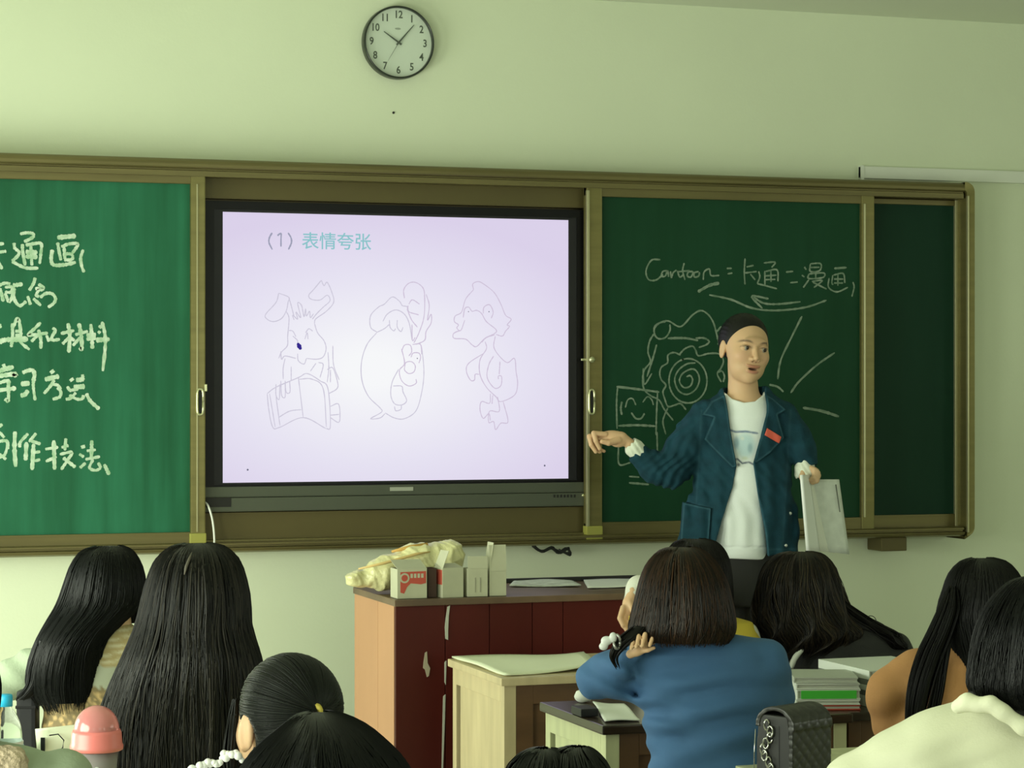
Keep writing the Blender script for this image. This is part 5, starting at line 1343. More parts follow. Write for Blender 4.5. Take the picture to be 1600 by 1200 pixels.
for k in range(9):
    x0_, y0_ = rnd.uniform(1325, 1400), rnd.uniform(966, 992); r_ = rnd.uniform(5, 10)
    mb.tube([L8(x0_ + r_ * .9 * math.cos(t_) , y0_ + r_ * math.sin(t_) + (x0_ - 1325) * .1, -30) for t_ in np.linspace(rnd.uniform(2, 4), rnd.uniform(6, 8), 12)], .0011, 5)
o = mb.build('flyaway_curls', mat('curl_hair', (.012, .010, .010), .4), r8, True); o['kind'] = 'stuff'
rb = [L8(x, y, -72) for x, y in ((1262, 1008), (1250, 1018), (1241, 1030), (1236, 1044))]
mb = MB(); mb.tube(catmull(rb, 12).tolist(), [.004, .005, .006, .007, .0075, .008, .008, .008, .008, .008, .007, .006], 8)
mb.build('white_strap', mat('white_strap', (.62, .65, .58), .5), r8, True)
# -- orange brown sweater
org = mat('camel_wool', (.50, .25, .10), .9, bump=.15, bscale=220, var=.12, vscale=10)
r9, L9 = pupil('pupil with long straight black hair and camel brown sweater, at the right', 1505, 5.33, (1533, 945), [(985, 1492, 1572, 4, 30), (1008, 1452, 1600, 2, 48), (1032, 1412, 1612, 0, 60), (1075, 1396, 1620, 0, 66), (1200, 1410, 1610, 0, 70)], None,
    [(872, 1520, 1550, 0, 8), (879, 1502, 1572, 0, 32), (898, 1486, 1588, 0, 52), (925, 1477, 1598, 0, 62), (960, 1468, 1603, -2, 64), (1000, 1478, 1602, -6, 64), (1050, 1492, 1600, -10, 62), (1110, 1490, 1600, -12, 60), (1180, 1498, 1595, -12, 52)],
    arms=[[(1432, 1045, 4, 32), (1388, 1084, 8, 34), (1398, 1132, 26, 32), (1422, 1180, 60, 28)]], cloth=org, seed=25, top='camel_sweater', tone=(.008, .008, .008), hk=dict(nst=1600, tip=.06, rough=.006))
hair(r9, [(915, 1484, 1494, -52, 5), (950, 1468, 1498, -62, 12), (990, 1450, 1486, -64, 14), (1020, 1436, 1474, -66, 14), (1060, 1424, 1460, -72, 13), (1100, 1418, 1450, -74, 12), (1140, 1417, 1440, -74, 8), (1160, 1422, 1434, -74, 4)], L9, nst=200, seed=26, tone=(.008, .008, .008), name='hair_lock')
hair(r9, [(1000, 1468, 1486, -64, 5), (1040, 1462, 1478, -70, 5), (1080, 1456, 1472, -72, 5), (1120, 1450, 1464, -72, 4), (1150, 1450, 1456, -72, 2)], L9, nst=26, seed=27, tone=(.008, .008, .008), name='hair_lock', rad=.0014)
# -- cream jacket, bottom right corner
cream = mat('cream_jacket', (.84, .84, .64), .75, var=.05, vscale=8, bump=.1, bscale=240)
def fold10(P, L_): return .008 * np.sin(P[0] * 16 - P[2] * 14 + 1.5 * np.sin(P[0] * 9)) + .0045 * np.sin(P[0] * 45 + P[2] * 30 + 2 * np.sin(P[2] * 23)) + .003 * np.abs(np.sin(P[0] * 30 - P[2] * 70))
r10, L10 = pupil('pupil in cream jacket over black, black hair, right edge', 1590, 4.15, (1628, 1010), [(1080, 1540, 1680, 4, 44), (1104, 1486, 1740, 0, 60), (1135, 1420, 1800, 0, 74), (1168, 1360, 1840, 0, 84), (1205, 1330, 1850, 0, 90), (1320, 1330, 1850, 0, 96)], None,
    [(900, 1612, 1648, 0, 10), (910, 1582, 1680, 0, 44), (935, 1556, 1700, 0, 72), (965, 1538, 1716, 0, 86), (1000, 1526, 1726, 0, 90), (1040, 1519, 1732, -4, 90), (1075, 1516, 1734, -8, 86), (1100, 1534, 1726, -12, 74)],
    arms=[[(1392, 1192, 0, 44), (1350, 1230, 20, 46), (1330, 1300, 60, 42)]], cloth=cream, seed=29, fold_f=fold10, top='cream_jacket', tone=(.006, .007, .007), hk=dict(nst=1800, tip=.10, fly=.004, rad=.0012), detail=.0085)
bc = lambda P: smax(loft(P, L10.rows([(1062, 1546, 1670, 4, 50), (1080, 1512, 1720, 0, 72), (1100, 1520, 1740, 0, 84), (1128, 1562, 1760, -2, 92), (1150, 1600, 1765, -2, 92)]), .02), -ell(P, L10(1600, 1050, 0), (.05, .05, .03)), .004)
b_ = L10(1630, 1105, 0); sdf_obj('black_hood', bc, (b_[0] - .2, -.16, b_[2] - .09), (b_[0] + .2, .16, b_[2] + .1), .007, blk, r10)
cl = lambda P: chain(P, [L10(1497, 1104, -64), L10(1512, 1097, -74), L10(1530, 1102, -84), L10(1548, 1100, -92), L10(1566, 1112, -98), L10(1600, 1136, -102), L10(1650, 1150, -100)], [11 * L10.s, 12 * L10.s, 10 * L10.s, 11 * L10.s, 11 * L10.s, 12 * L10.s, 12 * L10.s], .012)
b_ = L10(1560, 1120, -80); sdf_obj('collar', cl, (b_[0] - .13, b_[1] - .1, b_[2] - .08), (b_[0] + .16, b_[1] + .08, b_[2] + .06), .005, cream, r10)
# -- sage coat at the lower left edge
r12, L12 = pupil('person in sage coat with fuzzy beige collar, cut off at lower left corner', -30, 3.85, (-95, 1085), [(1150, -140, -30, 4, 30), (1172, -190, 60, 2, 60), (1192, -235, 104, 0, 84), (1225, -250, 138, 0, 94), (1330, -250, 132, 0, 100)], None,
    [(985, -115, -80, 0, 10), (1000, -150, -46, 0, 50), (1040, -180, -16, 0, 80), (1090, -190, -6, 0, 86), (1150, -180, -12, 0, 80)], arms=[[(100, 1206, 4, 36), (138, 1260, 40, 36), (120, 1320, 120, 32)]],
    cloth=sage, seed=31, top='sage_coat', hk=dict(nst=240))
fuz = mat('fuzzy_beige_pile', (.50, .40, .28), 1.0, var=.35, vscale=60, bump=1.0, bscale=90)
fz = lambda P: smin(ell(P, L12(18, 1196, -60), (26 * L12.s, 24 * L12.s, 30 * L12.s)), ell(P, L12(-20, 1190, -60), (34 * L12.s, 24 * L12.s, 28 * L12.s)), .02) - .0022 * wav(P, 190, 230, 170) * wav(P, 150, 90, 260, 2)
b_ = L12(0, 1196, -60); sdf_obj('fuzzy_collar', fz, (b_[0] - .09, b_[1] - .06, b_[2] - .06), (b_[0] + .07, b_[1] + .06, b_[2] + .06), .004, fuz, r12)
# ---------------------------------------------------------------- stools under the seated figures
wood_d = mat('dark_varnished_wood', (.045, .020, .011), .35, var=.3, vscale=5, stretch=(1, 6, 1), coat=.2)
wood_s = mat('window_lit_wood', (.52, .43, .25), .5, var=.15, vscale=4, stretch=(6, 6, 1))  # window glare on the desk sides put into the colour; stools reuse it
wood_s2 = mat('window_lit_wood_green', (.58, .60, .36), .5, var=.15, vscale=4, stretch=(6, 6, 1))  # the same painted window glare in a greener tone
wood_f = mat('shaded_panel_wood', (.12, .062, .028), .45, var=.25, vscale=4, stretch=(1, 1, 5))  # shade on the desk fronts put into this darker copy of the wood
wood_t = mat('dark_desk_top', (.035, .022, .014), .25, var=.3, vscale=3, stretch=(1, 5, 1))
st0 = None
seats = ['under the pupil in the patterned vest', 'under the girl with very long hair', 'under the girl with the yellow hair band', 'under the nearest person', 'under the bottom centre person', 'under the blue shirt', 'under the white cardigan', 'under the wavy haired pupil', 'under the camel sweater', 'under the cream jacket', 'under the sage coat']
for k, (x, y) in enumerate(stools):
    if st0 is None:
        t = empty('stool', (x, y, 0), 'square wooden stool ' + seats[k], 'stool', 0, 'stools under the pupils')
        MB().box(-.17, .17, -.14, .14, .40, .43, .006).build('seat', wood_s, t)
        for sx in (-1, 1):
            for sy in (-1, 1): MB().box(sx * .14 - .017, sx * .14 + .017, sy * .11 - .017, sy * .11 + .017, 0, .40, .003).build('leg', wood_s, t)
        st0 = t
    else:
        t = st0.copy(); col.objects.link(t); t.location = (x, y, 0); t['label'] = 'square wooden stool ' + seats[k]
        for ch in list(st0.children):
            c_ = ch.copy(); col.objects.link(c_); c_.parent = t
# ---------------------------------------------------------------- desks
TZ = 0.77
def desk(x0, y0, w, d, label, side, front, top, group='school desks', lw=.034):
    t = empty('school_desk', (x0 + w / 2, y0 + d / 2, 0), label, 'desk', 0, group)
    hx, hy = w / 2, d / 2
    MB().box(-hx - .012, hx + .012, -hy - .012, hy + .012, TZ - .022, TZ, .004).build('top', top, t)
    for sx in (-1, 1):
        for sy in (-1, 1):
            MB().box(min(sx * hx, sx * (hx - lw)), max(sx * hx, sx * (hx - lw)), min(sy * hy, sy * (hy - lw)), max(sy * hy, sy * (hy - lw)), 0, TZ - .022, .002).build('leg', side, t)
    for sx in (-1, 1):
        a, b = sx * (hx - .006), sx * (hx - .020)
        sp = MB().box(min(a, b), max(a, b), -hy + lw + .002, hy - lw - .022, TZ - .36, TZ - .024).build('side_panel', side, t)
        a, b = sx * hx, sx * (hx - .024)
        for z0_, z1_ in ((TZ - .40, TZ - .355), (TZ - .07, TZ - .024)):
            MB().box(min(a, b), max(a, b), -hy + lw, hy - lw, z0_, z1_, .002).build('side_rail', side, sp)
    # box facing the seat: frame with a sunken panel
    fp_ = MB().box(-hx + lw, hx - lw, -hy + .012, -hy + .020, TZ - .30, TZ - .03).build('front_panel', front, t)
    for a in ((-hx + lw, -hx + lw + .05, TZ - .33, TZ - .022), (hx - lw - .05, hx - lw, TZ - .33, TZ - .022)):
        MB().box(a[0], a[1], -hy + .002, -hy + .016, a[2], a[3], .002).build('panel_stile', front, fp_)
    for z0_, z1_ in ((TZ - .33, TZ - .285), (TZ - .075, TZ - .022)):
        MB().box(-hx + lw + .05, hx - lw - .05, -hy + .002, -hy + .016, z0_, z1_, .002).build('panel_rail', front, fp_)
    MB().box(-hx + lw, hx - lw, hy - .018, hy - .006, TZ - .34, TZ - .022).build('back_panel', front, t)
    MB().box(-hx + .02, hx - .02, -hy + .02, hy - .02, TZ - .345, TZ - .333).build('shelf', front, t)
    return t
desk(2.027, 6.07, .60, .47, 'wooden desk with glare-painted sides in front of the lectern, white sheet over its top', wood_s, wood_f, wood_s)
desk(1.965, 5.14, .62, .42, 'dark-topped desk with glare-painted greenish side left of the blue shirt', wood_s2, wood_f, wood_t)
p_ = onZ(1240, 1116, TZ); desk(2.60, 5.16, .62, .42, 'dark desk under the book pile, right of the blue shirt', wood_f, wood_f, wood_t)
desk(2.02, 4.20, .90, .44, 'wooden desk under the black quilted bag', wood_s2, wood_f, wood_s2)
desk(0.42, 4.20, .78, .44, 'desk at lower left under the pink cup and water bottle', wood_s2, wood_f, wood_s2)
# ---------------------------------------------------------------- lectern
lect = empty('lectern', (2.35, 6.95, .15), 'large red-brown wooden lectern with glare-painted side boards, in front of the teacher', 'lectern')
p1_ = Wp(618, 937, 6.97); LX0, LY0, LZ = p1_.x, p1_.y, .93
LX1, LY1 = LX0 + .95, LY0 + .47
def lc(mb_): return mb_
lo_ = Vector((2.35, 6.95, .15))
def lbox(x0, x1, y0, y1, z0, z1, bev=0): return MB().box(x0 - lo_.x, x1 - lo_.x, y0 - lo_.y, y1 - lo_.y, z0 - lo_.z, z1 - lo_.z, bev)
red_wood = mat('dark_red_wood', (.082, .010, .007), .45, spec=.25, var=.3, vscale=3, stretch=(1, 1, .3))
glare_wood = mat('glare_side_wood', (.52, .27, .145), .5, var=.08, vscale=5, stretch=(1, 1, .3))  # window glare on the red-brown sides put into this paler colour
top_w = mat('worn_lectern_top', (.16, .10, .06), .4, var=.4, vscale=6)
xsm = onY(697, 1000, LY0).x
edges = [LX0, xsm - .002, onY(765, 1000, LY0).x, onY(832, 1000, LY0).x, onY(880, 1000, LY0).x, LX1]
for a, b in zip(edges[:-1], edges[1:]):
    lbox(a + .001, b - .0012, LY0, LY0 + .018, .15, LZ - .02, .0015).build('front_board', red_wood, lect)
ym = LY0 + (LY1 - LY0) * .42
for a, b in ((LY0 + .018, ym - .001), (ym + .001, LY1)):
    lbox(LX0, LX0 + .016, a, b, .15, LZ - .02, .0012).build('side_board', glare_wood, lect)
    lbox(LX1 - .016, LX1, a, b, .15, LZ - .02, .0012).build('side_board', glare_wood, lect)
lbox(LX0 + .016, LX1 - .016, LY1 - .016, LY1, .15, LZ - .02).build('back_board', red_wood, lect)
lbox(LX0 - .004, LX1 + .004, LY0 - .008, LY1 + .004, LZ - .02, LZ, .003).build('top', top_w, lect)
mb = MB(); rim_y = LY1 - .012; mb.box(LX0 + .30 - lo_.x, LX1 - lo_.x, rim_y - lo_.y, LY1 + .004 - lo_.y, LZ - lo_.z, LZ + .014 - lo_.z, .002)
mb.build('back_lip', mat('black_edge', (.012, .012, .012), .5), lect)
# bare wood showing along the split and in one chip
chip = mat('bare_wood_chip', (.42, .36, .26), .7)
def flat_poly(pts, y): return [(onY(px, py, y).x - lo_.x, onY(px, py, y).z - lo_.z) for px, py in pts]
for k, pts in enumerate(([(699, 948), (703, 946), (701, 962), (700, 985), (700, 1000), (696, 998), (695, 980), (697, 962)], [(694.5, 1035), (697.5, 1032), (696.5, 1070), (694.5, 1066)], [(692.5, 1088), (696, 1085), (694.5, 1140), (692, 1205), (690, 1205), (691.5, 1130)],
                         [(664, 1020), (667, 1018), (668, 1036), (672, 1044), (670, 1056), (667, 1058), (664, 1046), (661, 1044), (662, 1034)])):
    MB().prism(flat_poly(pts, LY0 - .001), LY0 - .0025 - lo_.y, LY0 + .002 - lo_.y).build('paint_chip', chip if k == 3 else mat('split_edge', (.50, .50, .42), .6), lect)
# ---- things on the lectern
card = mat('grey_cardboard', (.50, .50, .36), .8, var=.06, vscale=20); card_in = mat('cardboard_inside', (.30, .29, .22), .9); redp = mat('red_print', (.50, .08, .05), .6); dkp = mat('dark_brown_print', (.06, .03, .02), .6)
def carton(pxl, pxr, pyt, y, label, flaps=(), dep=.06, facem=None, red_face=False, yaw=0.0, left_red=False):
    a = onY(pxl, 925, y); b = onY(pxr, 925, y); w = b.x - a.x; zt_ = onY((pxl + pxr) / 2, pyt, y).z; h_ = zt_ - LZ
    t = empty('chalk_carton', ((a.x + b.x) / 2, y + dep / 2, LZ), label, 'carton', yaw, 'cardboard cartons on the lectern')
    hx, hy, th = w / 2, dep / 2, .0015
    mb = MB()
    mb.box(-hx, hx, -hy, -hy + th, 0, h_); mb.box(-hx, hx, hy - th, hy, 0, h_); mb.box(-hx, -hx + th, -hy + th, hy - th, 0, h_); mb.box(hx - th, hx, -hy + th, hy - th, 0, h_); mb.box(-hx, hx, -hy, hy, 0, th)
    mb.build('body', card, t)
    for side, ln_, lean in flaps:
        if side == 'back': P = [(-hx, hy, h_), (hx, hy, h_), (hx, hy + lean, h_ + ln_), (-hx, hy + lean, h_ + ln_)]
        if side == 'front': P = [(-hx, -hy, h_), (hx, -hy, h_), (hx, -hy + lean, h_ + ln_), (-hx, -hy + lean, h_ + ln_)]
        if side == 'left': P = [(-hx, -hy, h_), (-hx, hy, h_), (-hx + lean, hy, h_ + ln_), (-hx + lean, -hy, h_ + ln_)]
        if side == 'right': P = [(hx, -hy, h_), (hx, hy, h_), (hx + lean, hy, h_ + ln_), (hx + lean, -hy, h_ + ln_)]
        if side == 'lid': P = [(-hx, -hy, h_), (hx, -hy, h_), (hx, hy, h_ + lean), (-hx, hy, h_ + lean)]
        mb = MB(); n_ = (Vector(P[1]) - Vector(P[0])).cross(Vector(P[3]) - Vector(P[0])).normalized() * .0012
        mb.hexa([Vector(p) for p in P] + [Vector(p) + n_ for p in P]); mb.build('flap', card, t)
    if red_face:
        f0 = MB(); y_ = -hy - .0006
        f0.prism([(-hx * .80, h_ * .90), (hx * .94, h_ * .92), (hx * .94, h_ * .52), (hx * .60, h_ * .48), (-hx * .10, h_ * .52), (-hx * .35, h_ * .40), (-hx * .55, h_ * .18), (-hx * .80, h_ * .22)], y_, y_ + .0006)
        f0.build('red_print', redp, t)
        MB().cyl((-hx * .52, y_, h_ * .70), (0, -1, 0), h_ * .17, h_ * .17, .0005, 20).build('round_mark', card, t)
        MB().cyl((-hx * .52, y_ - .0005, h_ * .70), (0, -1, 0), h_ * .11, h_ * .11, .0004, 20).build('round_mark', redp, t)
        for q in range(4): MB().box(-hx * .12 + q * hx * .24, -hx * .12 + q * hx * .24 + hx * .16, y_ - .0005, y_, h_ * .70, h_ * .84).build('print_block', card, t)
    if left_red:
        MB().box(-hx - .0008, -hx, -hy * .9, hy * .9, h_ * .45, h_ * .95).build('red_print', redp, t)
    return t
yb = LY0 + .012
carton(621, 667, 889, yb, 'low white carton with red print, leftmost on the lectern', [('lid', 0, .022)], .075, red_face=True)
t = carton(669, 682, 888, yb + .02, 'narrow dark brown carton between the red printed ones', [], .05)
for ch in t.children: ch.data.materials.clear(); ch.data.materials.append(dkp)
carton(689, 723, 888, yb, 'open carton with red side and one raised grey flap', [('lid', 0, .010), ('left', .052, .02)], .06, left_red=True, yaw=.12)
t = carton(731, 762, 888, yb, 'open carton with one flap up, third of the pale ones', [('front', .036, .004)], .05)
for q in (-1, 1): MB().box(q * .008 - .0012, q * .008 + .0012, -.0262, -.0250, .014, .058).build('slot_print', card_in, t)
carton(765, 791, 892, yb + .004, 'tallest open carton with two raised flaps, rightmost on the lectern', [('front', .078, .006), ('left', .085, .012)], .055)
# plastic bag
bagm = mat('pale_yellow_plastic', (.74, .70, .38), .32, var=.12, vscale=25, bump=.5, bscale=45, spec=.6)
yg = LY0 + .20
def gp_(px, py, y=yg): v = onY(px, py, y); return (v.x, v.y, v.z)
def bagf(P):
    d = chain(P, [gp_(566, 905), gp_(600, 896), gp_(650, 884), gp_(690, 878)], [.026, .046, .062, .062], .03)
    d = smin(d, ell(P, gp_(704, 868), (.040, .05, .050)), .02)
    d = smin(d, ell(P, gp_(552, 905), (.024, .03, .022)), .02)
    cr = .0050 * np.abs(np.sin(P[0] * 34 - P[2] * 70 + 2.3 * np.sin(P[0] * 23 + P[2] * 31 + 1))) + .0022 * np.abs(np.sin(P[0] * 110 + P[1] * 90 + 3 * np.sin(P[2] * 47 + P[0] * 29)))
    return smax(d + cr - .004, LZ + .001 - P[2], .004)
a = np.array(gp_(530, 930)); b = np.array(gp_(735, 840))
o = sdf_obj('plastic_bag', bagf, (a[0], yg - .09, LZ - .01), (b[0], yg + .09, b[2] + .02), .0045, bagm)
tag(o, 'crumpled pale yellow plastic bag lying on the left of the lectern', 'bag')
sk_ = mat('orange_stick', (.62, .36, .09), .6)
MB().tube([gp_(612, 862, yg - .02), gp_(640, 855, yg - .02), gp_(668, 852, yg - .02)], [.004, .007, .009], 6).build('orange_strap', sk_, o, True)
MB().tube([gp_(560, 889, yg - .052), gp_(600, 880, yg - .062), gp_(650, 866, yg - .066), (gp_(672, 862, yg - .06))], [.003, .005, .005, .002], 6).build('orange_fold', mat('amber_fold', (.70, .50, .20), .5), o, True)
# papers
paper = mat('white_paper', (.74, .77, .70), .7); ppr2 = mat('printed_paper', (.58, .62, .56), .7, var=.25, vscale=40)
def sheet_on(name, pts4, z, label, cat, m, lift=0.0, amp=.004, seed=0, th=.0012, group=None, nx=14, ny=8, drape=None):
    rs = np.random.RandomState(seed); C4 = [onZ(px, py, z) for px, py in pts4]; V = []
    ph = rs.uniform(0, 6, 4)
    for sd in (0, 1):
        for j in range(ny + 1):
            for i in range(nx + 1):
                u, w = i / nx, j / ny
                p = C4[0].lerp(C4[1], u).lerp(C4[3].lerp(C4[2], u), w)
                zz = z + .0015 + amp * (1 + math.sin(u * 5 + ph[0] + w * 3)) * .5 + amp * .5 * (1 + math.sin(w * 7 + ph[1])) + lift * max(0, u - .6) ** 2 * 6
                V.append((p.x, p.y, zz + th * sd))
    n1 = (nx + 1) * (ny + 1); Fq = []
    for j in range(ny):
        for i in range(nx):
            q = [j * (nx + 1) + i, j * (nx + 1) + i + 1, (j + 1) * (nx + 1) + i + 1, (j + 1) * (nx + 1) + i]
            Fq.append(q); Fq.append([k + n1 for k in q[::-1]])
    for i in range(nx):
        Fq.append([i, i + 1, i + 1 + n1, i + n1]); o_ = ny * (nx + 1); Fq.append([o_ + i + 1, o_ + i, o_ + i + n1, o_ + i + 1 + n1])
    for j in range(ny):
        k = j * (nx + 1); Fq.append([k + nx + 1, k, k + n1, k + nx + 1 + n1]); k += nx; Fq.append([k, k + nx + 1, k + nx + 1 + n1, k + n1])
    o = mesh_obj(name, V, np.array(Fq), m, None, True)
    bm = bmesh.new(); bm.from_mesh(o.data); bmesh.ops.recalc_face_normals(bm, faces=bm.faces[:]); bm.to_mesh(o.data); bm.free()
    return tag(o, label, cat, group)
sheet_on('paper_sheet', [(796, 918), (908, 918), (880, 908), (808, 908)], LZ, 'white papers right of the cartons on the lectern', 'paper', ppr2, amp=.004, seed=1, th=.004)
sheet_on('paper_sheet', [(918, 921), (1004, 918), (990, 907), (912, 909)], LZ, 'white sheet at the far right of the lectern top', 'paper', paper, amp=.002, seed=2, th=.003)
sheet_on('white_sheet', [(788, 1058), (930, 1048), (912, 1026), (706, 1030)], TZ, 'large cream white sheet covering the empty desk before the lectern', 'sheet', mat('cream_sheet', (.72, .76, .55), .7), amp=.006, seed=3, th=.004, lift=.010)
sheet_on('paper_sheet', [(945, 1130), (1000, 1128), (975, 1104), (926, 1100)], TZ, 'white paper on the dark desk under the blue sleeve', 'paper', paper, amp=.003, seed=4, th=.003)
v = onZ(917, 1119, TZ)
o = MB().box(v.x - .022, v.x + .022, v.y - .02, v.y + .05, TZ + .001, TZ + .020, .003).build('pencil_tin', M['bezel2']); tag(o, 'small dark box on the dark desk left of the white paper', 'box')
v = onZ(922, 1106, TZ)
cw = lambda P: ell(P, (v.x + .02, v.y + .10, TZ + .016), (.022, .018, .016)) - .002 * np.abs(np.sin(P[0] * 120 + P[2] * 160))
o = sdf_obj('crumpled_tissue', cw, (v.x - .06, v.y + .02, TZ), (v.x + .06, v.y + .14, TZ + .07), .004, paper); tag(o, 'crumpled white tissue at the far left of the dark desk', 'tissue')
# book pile
def book(x, y, z, w, d, h_, cov, label, yaw=0.0, page=None, spine=None, name='book'):
    t = empty(name, (x, y, z), label, 'book', yaw, 'books piled on the desk')
    c_ = .003; MB().box(-w / 2 + .003, w / 2 - .002, -d / 2 + .003, d / 2 - .003, c_, h_ - c_).build('pages', page or pe, t)
    mb = MB(); mb.box(-w / 2, w / 2, -d / 2, d / 2, 0, c_); mb.box(-w / 2, w / 2, -d / 2, d / 2, h_ - c_, h_)
    mb.box(-w / 2, -w / 2 + .003, -d / 2, d / 2, c_, h_ - c_)
    mb.build('cover', cov, t)
    if spine: MB().box(-w / 2 + .01, w / 2 - .01, -d / 2 - .001, -d / 2 + .004, .002, h_ - .002).build('spine', spine, t)
    return t
grn = mat('green_cover', (.06, .50, .05), .5); wht = mat('white_cover', (.66, .70, .64), .5); rdc = mat('red_cover', (.40, .05, .03), .5); brn = mat('brown_cover', (.28, .12, .04), .5); wht2 = mat('light_grey_cover', (.45, .48, .42), .5); gry = mat('grey_cover', (.16, .17, .15), .5); pgw = mat('grey_pages', (.50, .53, .46), .8, var=.2, vscale=60, stretch=(1, 1, 30))
bx, by = 2.59, 5.33
zz = TZ + .001
specs = [(.012, rdc, 'thin red book at the bottom of the left pile', .28, None), (.012, wht, 'pale book second from the bottom of the left pile', .30, None), (.024, wht, 'thick book with bright green spine in the left pile', .28, grn),
         (.014, wht, 'white book resting on the green-spined one', .30, None), (.014, wht2, 'light grey book on top of the left pile', .36, None)]
for h_, cv, lb_, yaw, sp in specs:
    book(bx, by - .05, zz, .155, .17, h_, cv, lb_, -yaw, pgw, sp); zz += h_ + .0008
zz = TZ + .001
for h_, cv, lb_ in ((.026, wht, 'thick pale book at the bottom of the right pile'), (.012, gry, 'thin book low in the right pile'), (.013, wht, 'thin white book in the middle of the right pile'), (.013, gry, 'dark-covered book near the top of the right pile'), (.022, wht, 'white book topmost of the right pile')):
    book(bx + .195, by + .02, zz, .21, .27, h_, cv, lb_, .02, pgw, pgw); zz += h_ + .0008
# ---- quilted bag with chain
bb = onZ(1238, 1216, TZ)
bag = empty('handbag', (bb.x, bb.y, TZ), 'black quilted flap handbag with silver chain standing on the desk right of the blue shirt', 'handbag', math.radians(-65))
lea = mat('black_quilted_leather', (.012, .012, .011), .35, spec=.6); lea2 = mat('black_leather_inside', (.006, .006, .006), .5)
sb = 4.75 / F
W2, H2, D2 = .050, .146, .11
# side profile in local y(depth)-z: front flap rounded over the top
def bag_body(P):
    x = P[0]; y = P[1]; z = P[2]
    d = np.maximum(np.maximum(np.abs(x) - .040 + .12 * np.clip(z - .07, 0, 1), np.abs(y) - D2 / 2), np.maximum(.001 - z, z - .128))
    return smax(d, d, 0) - .004
def quilt(P): return .0011 * (np.abs(np.sin((P[1] + P[2]) * 120)) ** .6 + np.abs(np.sin((P[1] - P[2]) * 120)) ** .6)
bd = lambda P: bag_body(P)
sdf_obj('body', bd, (-.06, -.08, -.006), (.06, .08, .15), .003, lea2, bag)
def flap(P):
    x, y, z = P
    # sheet that runs up the right side and arches over the top
    side = np.maximum(np.abs(x - .046) - .0035, np.maximum(.012 - z, z - .118))
    r_ = np.sqrt((x - .004) ** 2 + ((z - .110) * 1.25) ** 2)
    arch = np.maximum(np.abs(r_ - .044) - .004, .108 - z)
    d = smin(side, arch, .008)
    return np.maximum(d, np.abs(y) - D2 / 2 - .004) - quilt(P) * .9
sdf_obj('flap', flap, (-.07, -.075, 0), (.07, .075, .17), .0022, lea, bag)
chm = mat('silver_chain', (.55, .55, .52), .2, .95)
mb = MB()
for k in range(9):
    t_ = k / 8; cx_ = -.012 + .010 * math.sin(t_ * 9); cz_ = .112 - .098 * t_; cy_ = -D2 / 2 - .010
    pts = [(cx_ + .0065 * math.cos(a) * (1 if k % 2 else .5), cy_ + .004 * math.cos(a) * (0.2 if k % 2 else 1), cz_ + .0105 * math.sin(a)) for a in np.linspace(0, 2 * math.pi, 13)]
    MB().tube(pts, .0021, 6).build('chain_link', chm, bag, True)
MB().tube([(-.046, -D2 / 2 - .004, .10), (-.048, -D2 / 2 - .006, .05), (-.05, -D2 / 2 - .004, .004)], .0012, 5).build('piping', chm, bag, True)
MB().box(-.026, .016, -D2 / 2 - .005, -D2 / 2 - .003, .004, .112, .001).build('gusset', lea2, bag)
# ---- left desk: bottle, cup, booklet
bc_ = mat('sky_blue_cap', (.02, .42, .72), .4); clear = mat('clear_plastic', (.85, .92, .90), .08, trans=1.0); clear.node_tree.nodes['Principled BSDF'].inputs['IOR'].default_value = 1.15
lblw = mat('white_label', (.66, .72, .70), .5); lblb = mat('aqua_label', (.30, .62, .66), .5)
v = Wp(8, 1085, 4.45); bo = empty('water_bottle', (v.x, v.y, TZ), 'small clear water bottle with sky blue cap at the left edge', 'bottle')
zt_ = v.z - TZ
MB().lathe([(.0001, .001), (.030, .001), (.032, .006), (.032, zt_ - .085), (.0315, zt_ - .075), (.030, zt_ - .060), (.022, zt_ - .038), (.013, zt_ - .026), (.0125, zt_ - .016), (.0001, zt_ - .015)], 36).build('bottle_body', clear, bo, True)
MB().lathe([(.0335, zt_ - .128), (.0338, zt_ - .127), (.0338, zt_ - .088), (.0333, zt_ - .087)], 36).build('label_band', lblw, bo, True)
MB().lathe([(.0345, zt_ - .112), (.0346, zt_ - .095), (.034, zt_ - .094)], 36).build('label_stripe', lblb, bo, True)
cp = MB(); n_ = 48
for k in range(2): pass
cp.lathe([(.0001, zt_), (.0120, zt_), (.0138, zt_ - .002), (.0140, zt_ - .022), (.0001, zt_ - .022)], 36); cp.build('cap', bc_, bo, True)
v = Wp(151, 1102, 4.40); cu_ = empty('tumbler_cup', (v.x, v.y, TZ), 'pink tumbler cup with translucent dome lid on the left desk', 'cup')
H_ = v.z - TZ; R_ = 41.5 * 4.4 / F
pk_ = mat('pink_plastic', (.75, .20, .19), .35, spec=.5); pkd = mat('pink_dome', (.80, .30, .30), .12, spec=.6); pkd.node_tree.nodes['Principled BSDF'].inputs['Transmission Weight'].default_value = .35
dome = [(R_ * .85 * math.sin(t_) + 1e-4, H_ - .046 + .046 * math.cos(t_)) for t_ in np.linspace(0, math.pi / 2, 14)]
MB().lathe(dome + [(R_ * .84, H_ - .048)], 48).build('dome_lid', pkd, cu_, True)
z0_ = H_ - .048
MB().lathe([(R_ * .5, z0_ + .002), (R_ * .88, z0_ + .003), (R_ * .93, z0_ - .003), (R_ * .955, z0_ - .022), (R_ * 1.0, z0_ - .027), (R_ * .985, z0_ - .034), (R_ * .90, z0_ - .036), (R_ * .88, z0_ - .030)], 48).build('lid_ring', pk_, cu_, True)
cpl = mat('frosted_cup', (.55, .50, .50), .2, trans=.55)
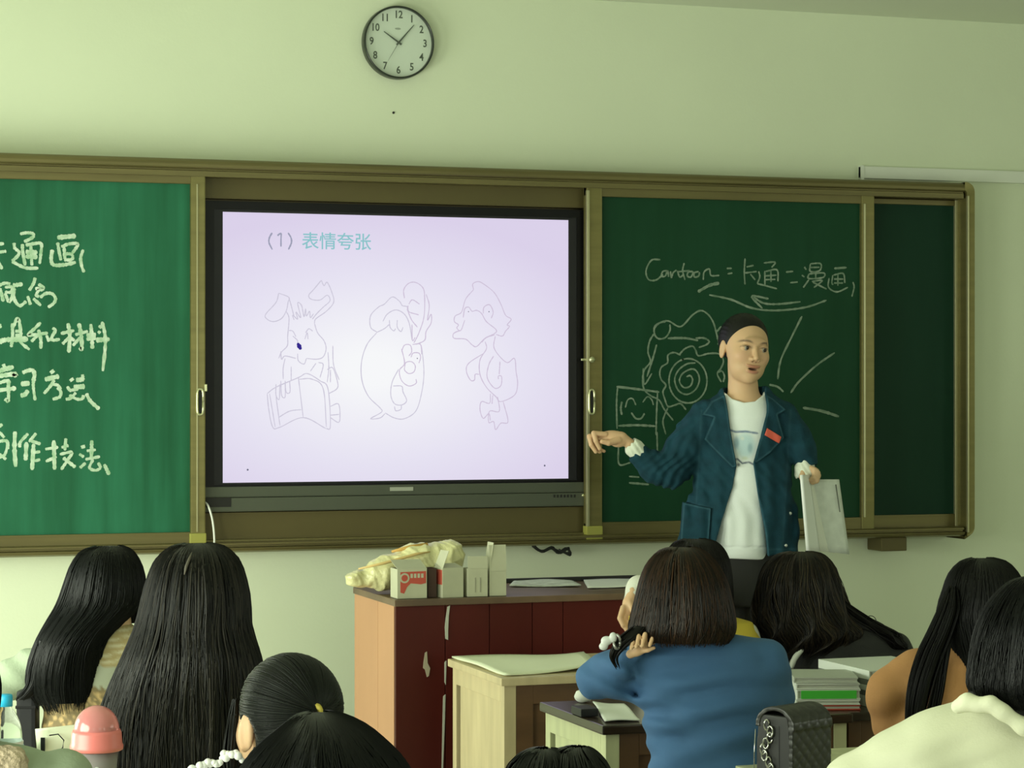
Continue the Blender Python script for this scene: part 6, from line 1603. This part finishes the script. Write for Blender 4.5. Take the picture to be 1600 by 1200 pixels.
MB().lathe([(.0001, .001), (R_ * .58, .001), (R_ * .62, .006), (R_ * .82, z0_ - .034), (R_ * .79, z0_ - .034), (R_ * .58, .008), (.0001, .008)], 48).build('cup_body', cpl, cu_, True)
dq = Vector((0, 0, 1)).rotation_difference(Vector((-SA * .4, -1, -.1)).normalized())
eyec = Vector((-.006, -R_ * .81, z0_ - .066))
for r_, m_, o2 in ((.0055, lblw, 0), (.0022, M['bezel'], .0008)):
    MB().cyl(eyec + Vector((0, -o2, 0)), (-SA * .2, -1, -.1), r_, r_, .0012, 16).build('printed_dot', m_, cu_)
v = Wp(92, 1132, 4.52); bk = empty('booklet', (v.x, v.y, TZ), 'cream booklet with black line print standing behind the pink cup', 'booklet', -.45)
crm = mat('cream_booklet', (.72, .74, .56), .6); Hb = v.z - TZ
quad_sheet('cover', [(-.040, -.02, Hb - .012), (.045, .01, Hb + .002), (.052, .01, 0.001), (-.028, -.02, 0.001)], crm, bk, .003, 4, 4)
quad_sheet('back_cover', [(-.048, .004, Hb - .010), (.045, .014, Hb), (.052, .014, .001), (-.036, .004, .001)], crm, bk, .003, 4, 4)
mb = MB(); mb.box(-.028, -.020, -.0245, -.0215, Hb - .048, Hb - .022); mb.build('black_print', M['bezel'], bk)
MB().tube([(-.012, -.0215, Hb - .018), (.004, -.0165, Hb - .016), (.014, -.0130, Hb - .028), (.012, -.0135, Hb - .042), (.004, -.0165, Hb - .050)], .0012, 5).build('print_curve', M['bezel'], bk)
MB().box(-.004, .010, -.0205, -.0160, Hb - .056, Hb - .050).build('black_print', M['bezel'], bk)
# dark satchel and tan panel beside the leftmost pupil
v = Wp(44, 1122, 5.45)


v = world_of(L1, L1(44, 1122, -20))
t = empty('pouch', (v.x, v.y, .70), 'small black pouch beside the leftmost long-haired pupil', 'pouch', -A)
MB().box(-.024, .024, -.03, .03, -.04, .118, .010).build('body', M['bezel2'], t); MB().box(-.025, .025, -.031, .031, .075, .082, .001).build('flap_edge', M['bezel'], t)
